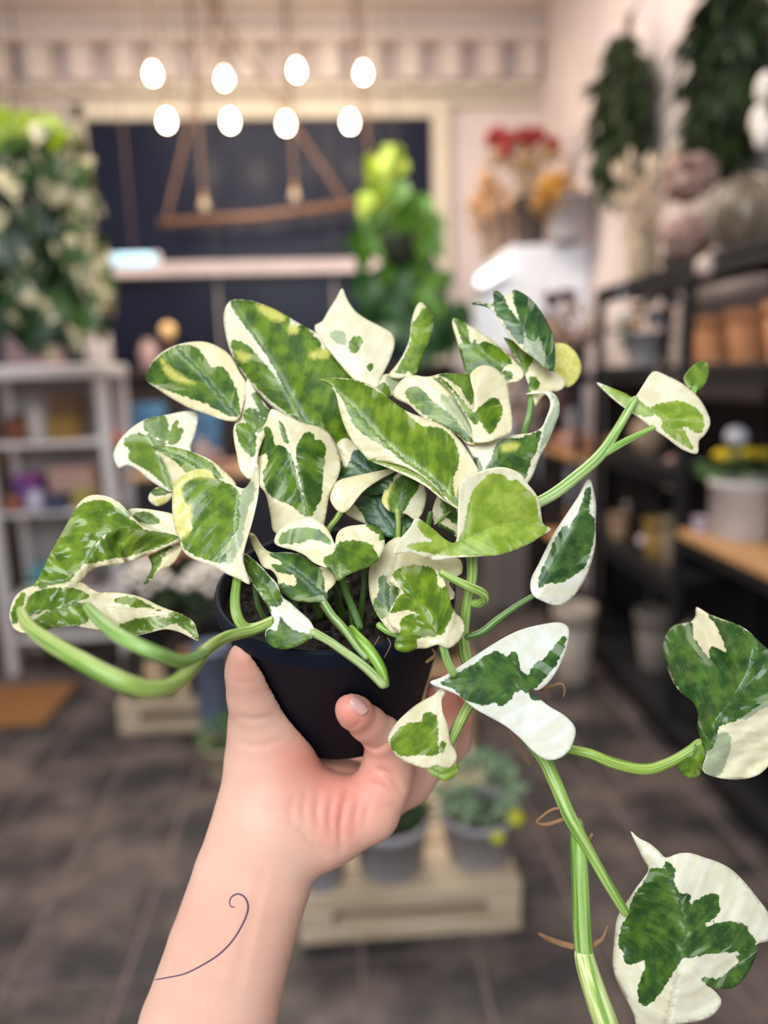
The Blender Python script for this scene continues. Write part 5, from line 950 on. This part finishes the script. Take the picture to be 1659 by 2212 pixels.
stem('P', [(1019,1190),(1020,1245),(1010,1297),(1004,1343),(1001,1380),(1012,1430),(1060,1490),(1110,1555),(1170,1632),(1198,1688),(1225,1752),(1246,1792),(1275,1843),(1309,1903),(1350,1970)], [37.4,37.5,37.6,37.8,37.8,37.9,38,38,37.8,37.2,36.6,36.4,36.3,36.2,36.2], [12,12,12,12,13,14,15,15,15,15,15,15,12,11,10], (.75,.9,.6))
stem('P', [(1246,1780),(1249,1819),(1253,1903),(1257,2004),(1262,2066)], [36.7,36.7,36.6,36.5,36.4], [14,18,19,20,20], (.75,.95,.7))
stem('P', [(1261,2060),(1268,2090),(1284,2140),(1309,2212),(1335,2290)], [36.4,36.3,36.2,36,35.9], [21,23,25,27,28], (1.5,1.4,1.5))
stem('P', [(955,1238),(985,1254),(1015,1268),(1040,1280),(1046,1293),(1034,1304),(1015,1302)], [36.2,36.2,36.3,36.5,36.8,37.2,37.6], [8,9,10,10,11,10,8], (.95,1.05,.8))
stem('P', [(1018,1515),(998,1550),(978,1592),(962,1625)], [37.4,37,36.4,35.8], [12,12,11,9], (1.0,1.05,.85))
stem('D', [(860,1020),(905,1080),(960,1140),(1020,1220),(1075,1320),(1105,1420)], [36.2,35.8,35.4,35.1,34.9,34.8], [26,36,40,42,40,28], (.6,.85,.3))
stem('D', [(640,850),(720,960),(840,1090),(960,1220),(995,1260)], [36.2,35.9,35.5,35.3], [14,16,16,14], (.3,.22,.12))
stem('D', [(1060,1000),(1120,1040),(1190,1070)], [37.2,37,36.8], [26,26,22], (.7,.95,.5))
for pts in ([(830,700),(850,850),(870,1000)], [(960,560),(940,800),(920,1000)], [(430,600),(460,850),(480,1000)], [(1240,300),(1180,700),(1120,1000)], [(160,640),(190,850),(260,980)]):
    stem('D', pts, [38.5,38.6,39.4], [18,20,22], (.22,.34,.2), name='petiole')  # inner stalks tinted dark, in place of shade at depth
for pts in ([(700,1180),(720,1260),(740,1330)], [(860,1130),(840,1240),(810,1330)], [(930,1110),(900,1230),(860,1330)], [(640,1150),(660,1250),(690,1330)]):
    stem('P', pts, [38.6,39.6,41], [6,7,8], (.25,.36,.2), name='petiole')  # shade among the leaves put into the tint of these central stalks
M_root = mat('aerial_root_brown', (.16, .08, .035), .8, c2=(.30, .17, .08), scale=60)
for zt_, pts, dd_, rr_ in (('G',[(325,432),(280,440),(230,470),(178,522),(240,537),(345,505)],36.6,[10,10,9,12,14,14]), ('G',[(530,600),(512,640),(520,680),(545,730),(560,770)],36.8,[9,14,12,10,6]), ('G',[(410,1320),(330,1300),(250,1270),(195,1240)],[36.8,37.5,38.5,39.5],[20,20,18,10]), ('G',[(530,1320),(570,1290),(600,1265),(630,1190)],36.5,[16,16,11,4]),
                          ('F',[(690,378),(730,362),(775,350),(790,375),(785,405)],37.5,[6,7,6,5,3]), ('F',[(560,560),(590,610),(620,660),(640,695)],40.5,[6,6,5,3]), ('D',[(1440,1170),(1460,1210),(1400,1260)],36.2,[8,14,12]), ('D',[(1120,1090),(1140,1140),(1095,1230)],35.9,[4,4,3]), ('D',[(1060,1080),(1020,1150),(1000,1190)],35.9,[4,4,2])):
    stem(zt_, pts, dd_, rr_, name='aerial_root', n=7, mat_=M_root)
# ------------------------------------------------------------------ forearm and hand: one continuous skin surface
CF = np.stack([RGT, DWN, FWD], 1)          # camera frame axes as columns
def q3(x, y, d): return np.array([(x - W / 2) / F * d, (y - HH / 2) / F * d, d])
def chain(*pts):
    """(px, py, depth cm, radius px)"""
    return [(q3(x, y, d / 100), r * d / 100 / F) for x, y, d, r in pts]
VOX = .00125
lo = np.array([q3(40, 1385, .37)[0] - .005, q3(500, 1385, .37)[1], .335]); hi = np.array([q3(1030, 1400, .46)[0], q3(500, 3100, .37)[1], .505])
nx, ny, nz = [int(math.ceil(v)) for v in (hi - lo) / VOX]
gx = (lo[0] + VOX * np.arange(nx)).astype(np.float32); gy = (lo[1] + VOX * np.arange(ny)).astype(np.float32); gz = (lo[2] + VOX * np.arange(nz)).astype(np.float32)
FIELD = np.full((nx, ny, nz), .03, np.float32)
def smin(a, b, k):
    h = np.clip(.5 + .5 * (b - a) / k, 0, 1); return b * (1 - h) + a * h - k * h * (1 - h)
def put(a, ra, b, rb, k, flat=1.0):
    """round cone from a to b merged into the field (flat < 1 thins it along the view axis)"""
    pad = k + .012; mn = np.minimum(a - ra, b - rb) - pad; mxx = np.maximum(a + ra, b + rb) + pad
    i0 = [max(0, int((mn[i] - lo[i]) / VOX)) for i in range(3)]; i1 = [min((nx, ny, nz)[i], int((mxx[i] - lo[i]) / VOX) + 2) for i in range(3)]
    if any(i1[i] <= i0[i] for i in range(3)): return
    X = gx[i0[0]:i1[0], None, None]; Y = gy[None, i0[1]:i1[1], None]; Z_ = gz[None, None, i0[2]:i1[2]]
    ab = (b - a).astype(np.float32); L2 = float(ab @ ab) + 1e-12
    t = np.clip(((X - a[0]) * ab[0] + (Y - a[1]) * ab[1] + (Z_ - a[2]) * ab[2]) / L2, 0, 1)
    dx = X - a[0] - t * ab[0]; dy = Y - a[1] - t * ab[1]; dz = (Z_ - a[2] - t * ab[2]) / flat
    d = np.sqrt(dx * dx + dy * dy + dz * dz) - (ra + (rb - ra) * t)
    s = FIELD[i0[0]:i1[0], i0[1]:i1[1], i0[2]:i1[2]]; s[...] = smin(s, d.astype(np.float32), k)
def limb(ch, k, flat=1.0):
    for (a, ra), (b, rb) in zip(ch[:-1], ch[1:]): put(a, ra, b, rb, k, flat)
# forearm and wrist
limb(chain((250, 2950, 40, 190), (405, 2420, 40, 160), (447, 2225, 40, 146), (493, 2060, 40, 132), (545, 1900, 40, 127), (578, 1790, 40.2, 120)), .0015, .78)
# palm, heel of the hand, ball of the thumb
limb(chain((592, 1790, 40.4, 100), (700, 1770, 40.6, 84), (790, 1752, 40.6, 66)), .014, .8)
limb(chain((600, 1770, 40.6, 98), (590, 1690, 41, 92), (582, 1620, 41, 82), (568, 1555, 40.8, 66)), .012, .85)
limb(chain((700, 1770, 41.5, 80), (720, 1725, 43.5, 72), (760, 1715, 45, 70)), .012)
limb(chain((620, 1720, 41.5, 80), (700, 1725, 43, 62), (800, 1735, 42.5, 55)), .010)
# thumb
limb(chain((568, 1560, 40.6, 66), (550, 1500, 39.8, 53), (537, 1450, 39.0, 44), (532, 1418, 38.5, 36)), .008)
# little finger
limb(chain((800, 1745, 41, 62), (832, 1690, 41, 51), (838, 1650, 40.9, 46), (836, 1620, 40.6, 43)), .008)
limb(chain((836, 1620, 40.6, 43), (824, 1588, 39.9, 41), (792, 1560, 38.9, 38), (765, 1538, 37.9, 36), (756, 1530, 37.6, 32)), .004)
# ring, middle and index fingers round the far side of the pot
limb(chain((820, 1730, 43, 50), (885, 1690, 44.5, 44), (940, 1625, 45, 42), (962, 1560, 44.6, 38), (950, 1492, 43.8, 34)), .006)
limb(chain((800, 1720, 45, 50), (890, 1672, 47.5, 44), (972, 1600, 48.4, 40), (995, 1535, 48, 36), (985, 1475, 47.2, 33)), .006)
limb(chain((740, 1715, 46, 50), (800, 1660, 48.5, 44), (900, 1600, 49.2, 38)), .006)
# creases of heel and wrist, drawn where the skin folds
PXg = (W / 2 + F * (gx[:, None, None] / gz[None, None, :])); PYg = (HH / 2 + F * (gy[None, :, None] / gz[None, None, :]))
def crease(pts, w, depth):
    p = catmull(np.array(pts, float), 4, False); mn = p.min(0) - 14; mx_ = p.max(0) + 14
    ix = np.where((PXg[:, 0, nz // 3] > mn[0]) & (PXg[:, 0, nz // 3] < mx_[0]))[0]; iy = np.where((PYg[0, :, nz // 3] > mn[1]) & (PYg[0, :, nz // 3] < mx_[1]))[0]
    if not len(ix) or not len(iy): return
    a0, a1, b0, b1 = ix[0], ix[-1] + 1, iy[0], iy[-1] + 1; kz = int((.435 - lo[2]) / VOX)
    sub = FIELD[a0:a1, b0:b1, :kz]; m_ = np.abs(sub) < .004
    X = np.broadcast_to(PXg[a0:a1, :, :kz], sub.shape)[m_]; Y = np.broadcast_to(PYg[:, b0:b1, :kz], sub.shape)[m_]
    if not len(X): return
    d, tt_ = segdist(np.stack([X, Y], 1), p[:-1], p[1:]); kk_ = d.argmin(1); uu = (kk_ + tt_[np.arange(len(d)), kk_]) / (len(p) - 1); d = d.min(1)
    sub[m_] += (1.45 * np.sin(np.pi * np.clip(uu, 0, 1)) ** .7 * depth * np.exp(-(d / w) ** 2)).astype(np.float32)
for pts, w, dp in (([(757, 1700), (742, 1740), (735, 1790), (738, 1845)], 6, .0016), ([(722, 1705), (712, 1760), (716, 1820)], 6, .0011), ([(690, 1705), (684, 1750), (690, 1800)], 6, .0009), ([(780, 1712), (768, 1760), (765, 1810)], 5, .0008),
                   ([(812, 1660), (838, 1672), (872, 1712)], 5, .0018), ([(795, 1690), (830, 1702), (868, 1740)], 5, .0009), ([(545, 1745), (600, 1762), (660, 1800), (712, 1868)], 6, .0008), ([(520, 1790), (590, 1800), (650, 1850)], 6, .0006),
                   ([(508, 1545), (545, 1553), (600, 1545)], 6, .0007), ([(500, 1600), (560, 1612), (625, 1590)], 7, .0007), ([(790, 1606), (812, 1618), (846, 1600)], 5, .0012), ([(745, 1570), (765, 1572), (788, 1546)], 4, .0006), ([(800, 1715), (792, 1755), (785, 1795)], 5, .0007), ([(664, 1705), (655, 1745), (660, 1790)], 6, .0006), ([(640, 1715), (628, 1750), (636, 1785)], 6, .0005), ([(720, 1850), (690, 1835), (640, 1780)], 5, .0006), ([(560, 1470), (530, 1475), (505, 1470)], 4, .0004), ([(820, 1740), (845, 1745), (866, 1765)], 5, .0007)):
    crease(pts, w, dp)
# tendons under the wrist skin
for pts, w, dp in (([(560, 1850), (520, 1990), (478, 2150)], 16, -.0004), ([(590, 1850), (560, 1990), (528, 2160)], 13, -.0003), ([(575, 1850), (540, 1990), (503, 2150)], 12, .0003)):
    crease(pts, w, dp)
# clear of the pot
pc = CF.T @ (POTC - EYE); pa = CF.T @ PAX
VX = gx[:, None, None] - pc[0]; VY = gy[None, :, None] - pc[1]; VZ = gz[None, None, :] - pc[2]
hh = VX * pa[0] + VY * pa[1] + VZ * pa[2]; rad = np.sqrt(np.maximum(VX * VX + VY * VY + VZ * VZ - hh * hh, 0))
pr = POTR * 1.0 + (POTB - POTR) * np.clip(hh / POTH, 0, 1)
pot = np.maximum(rad - pr, np.maximum(-hh - .01, hh - POTH)) - .0008
FIELD = np.maximum(FIELD, -pot.astype(np.float32))
del VX, VY, VZ, hh, rad, pr, pot
def surface_nets(Fd):
    S = Fd < 0; c = np.zeros(tuple(n - 1 for n in Fd.shape), np.int8)
    for i in (0, 1):
        for j in (0, 1):
            for k in (0, 1): c += S[i:i + c.shape[0], j:j + c.shape[1], k:k + c.shape[2]]
    cells = np.argwhere((c > 0) & (c < 8)); idx = np.full(c.shape, -1, np.int32); idx[tuple(cells.T)] = np.arange(len(cells))
    acc = np.zeros((len(cells), 3)); cnt = np.zeros(len(cells))
    corners = [(i, j, k) for i in (0, 1) for j in (0, 1) for k in (0, 1)]
    val = {o: Fd[cells[:, 0] + o[0], cells[:, 1] + o[1], cells[:, 2] + o[2]] for o in corners}
    for a in corners:
        for ax in range(3):
            if a[ax]: continue
            b = list(a); b[ax] = 1; b = tuple(b); va, vb = val[a], val[b]; m_ = (va < 0) != (vb < 0)
            t = np.where(m_, va / (va - vb + 1e-12), 0); p = np.array(a, float)[None, :] + t[:, None] * (np.array(b) - np.array(a))[None, :]
            acc[m_] += p[m_]; cnt[m_] += 1
    V = cells + acc / cnt[:, None]; faces = []
    for ax in range(3):
        o = [0, 0, 0]; o[ax] = 1; sh = [Fd.shape[i] - o[i] for i in range(3)]
        A = S[:sh[0], :sh[1], :sh[2]]; B = S[o[0]:, o[1]:, o[2]:]; e = np.argwhere(A != B)
        u, v = (ax + 1) % 3, (ax + 2) % 3
        e = e[(e[:, u] > 0) & (e[:, v] > 0)]; e = e[np.all(e < np.array(c.shape)[None, :], axis=1)]
        flip = A[tuple(e.T)]
        def at_(du, dv):
            q = e.copy(); q[:, u] -= du; q[:, v] -= dv; return idx[tuple(q.T)]
        Q = np.stack([at_(0, 0), at_(1, 0), at_(1, 1), at_(0, 1)], 1); Q[~flip] = Q[~flip][:, ::-1]
        faces.append(Q[np.all(Q >= 0, axis=1)])
    return V, np.vstack(faces)
V, Q = surface_nets(FIELD)
Vc = lo + V * VOX
# relax the surface slightly
nb = np.zeros_like(Vc); ct = np.zeros(len(Vc))
for _ in range(4):
    nb[:] = 0; ct[:] = 0
    for k in range(4):
        a, b = Q[:, k], Q[:, (k + 1) % 4]; np.add.at(nb, a, Vc[b]); np.add.at(ct, a, 1); np.add.at(nb, b, Vc[a]); np.add.at(ct, b, 1)
    Vc = Vc * .5 + .5 * nb / np.maximum(ct, 1)[:, None]
VW = EYE + Vc @ CF.T
def skin_material():
    M = bpy.data.materials.new('skin'); M.use_nodes = True; nt = M.node_tree; L = nt.links.new; b = nt.nodes['Principled BSDF']
    bl = nd(nt, 'ShaderNodeAttribute', attribute_name='blush'); tc = nd(nt, 'ShaderNodeTexCoord')
    n1 = nd(nt, 'ShaderNodeTexNoise'); n1.inputs['Scale'].default_value = 38; n1.inputs['Detail'].default_value = 3; L(tc.outputs['Object'], n1.inputs['Vector'])
    n2 = nd(nt, 'ShaderNodeTexNoise'); n2.inputs['Scale'].default_value = 900; n2.inputs['Detail'].default_value = 2; L(tc.outputs['Object'], n2.inputs['Vector'])
    ml = nd(nt, 'ShaderNodeMath', operation='MULTIPLY_ADD'); L(n1.outputs['Fac'], ml.inputs[0]); ml.inputs[1].default_value = .55; L(bl.outputs['Fac'], ml.inputs[2])
    cr = nd(nt, 'ShaderNodeValToRGB'); e = cr.color_ramp.elements; e[0].position = .12; e[0].color = (.76, .50, .38, 1); e[1].position = 1.1; e[1].color = (.70, .27, .20, 1)
    e[1].position = 1.0; L(ml.outputs[0], cr.inputs['Fac']); L(cr.outputs['Color'], b.inputs['Base Color'])
    b.inputs['Roughness'].default_value = .48; b.inputs['Specular IOR Level'].default_value = .35
    b.inputs['Subsurface Weight'].default_value = .35; b.inputs['Subsurface Radius'].default_value = (.010, .0035, .0018); b.inputs['Subsurface Scale'].default_value = .35
    bp = nd(nt, 'ShaderNodeBump'); bp.inputs['Strength'].default_value = .10; bp.inputs['Distance'].default_value = .0006; L(n2.outputs['Fac'], bp.inputs['Height']); L(bp.outputs['Normal'], b.inputs['Normal'])
    return M
M_skin = skin_material()
mb = MB(); mb.add(VW, Q.tolist())
HAND = mb.build('person', M_skin, None, True)
tag(HAND, 'bare left forearm with a thin curl tattoo, its hand cupping the black pot', 'person')
px = W / 2 + F * Vc[:, 0] / Vc[:, 2]; py = HH / 2 + F * Vc[:, 1] / Vc[:, 2]
def spot(x, y, r): return np.exp(-((px - x) ** 2 + (py - y) ** 2) / r ** 2)
blush = .10 + .75 * spot(765, 1535, 55) + .5 * spot(945, 1500, 70) + .45 * spot(980, 1500, 60) + .45 * spot(805, 1700, 70) + .40 * spot(700, 1700, 75) + .35 * spot(740, 1780, 60) + .30 * spot(530, 1440, 50) + .35 * spot(630, 1640, 60) + .2 * spot(835, 1640, 60)
finish_mesh(HAND, {'blush': ('FLOAT', np.clip(blush, 0, 1))})
bv = BVHTree.FromPolygons([tuple(v) for v in VW], [tuple(q) for q in Q.tolist()])
def skin_hit(x, y):
    r = ray(x, y); h = bv.ray_cast(Vector(EYE + r * .2), Vector(r).normalized(), 1.0)
    return None if h[0] is None else (np.array(h[0]), np.array(h[1]))
tp = catmull(np.array([(325, 2118), (360, 2112), (400, 2103), (440, 2083), (475, 2060), (505, 2028), (528, 1988), (536, 1960), (530, 1940), (516, 1931), (502, 1936), (496, 1948), (500, 1959), (507, 1958)], float), 6, False)
T = MB(); pp = []; nn = []
for a in tp:
    h = skin_hit(*a)
    if h is not None: pp.append(h[0]); nn.append(h[1] if h[1] @ FWD < 0 else -h[1])
pp = np.array(pp); nn = np.array(nn); tg = np.gradient(pp, axis=0); tg /= np.linalg.norm(tg, axis=1)[:, None]; sd = np.cross(nn, tg)
wv = .00048 * (.55 + .45 * np.sin(np.linspace(0, math.pi, len(pp))))[:, None]
v = np.vstack([pp + sd * wv + nn * .00006, pp + nn * .00018, pp - sd * wv + nn * .00006]); n = len(pp)
T.add(v, [(k * n + i, k * n + i + 1, (k + 1) * n + i + 1, (k + 1) * n + i) for k in (0, 1) for i in range(n - 1)])
T.build('curl_tattoo', mat('tattoo_ink', (.13, .075, .12), .6, scale=60, var=.2), HAND, True)['label'] = 'thin dark ink curl on the forearm'
# fingernails
def nail(x, y, ang, w_, l_, name='fingernail'):
    h = skin_hit(x, y)
    if h is None: return
    c, nr = h; nr = nr if nr @ FWD < 0 else -nr
    dr = RGT * math.cos(ang) + DWN * math.sin(ang); dr = dr - nr * (dr @ nr); dr /= np.linalg.norm(dr); s = np.cross(nr, dr)
    v = []; f = []; N = 8
    for i in range(N + 1):
        for j in range(N + 1):
            a, b = i / N * 2 - 1, j / N * 2 - 1; rr = math.sqrt(max(0, 1 - .25 * b * b)); q = c + dr * (a * l_ * math.sqrt(1 - .4 * b * b)) + s * (b * w_ * math.sqrt(1 - .3 * a * a)) + nr * (.0009 - .0016 * b * b - .0005 * a * a)
            v.append(q)
    for i in range(N):
        for j in range(N): f.append((i * (N + 1) + j, (i + 1) * (N + 1) + j, (i + 1) * (N + 1) + j + 1, i * (N + 1) + j + 1))
    MB().add(v, f).build(name, mat('nail_rose', (.56, .30, .27), .3, spec=.5, scale=40), HAND, True)
nail(776, 1522, .70, .0038, .0052)
nail(945, 1476, -1.2, .004, .005)
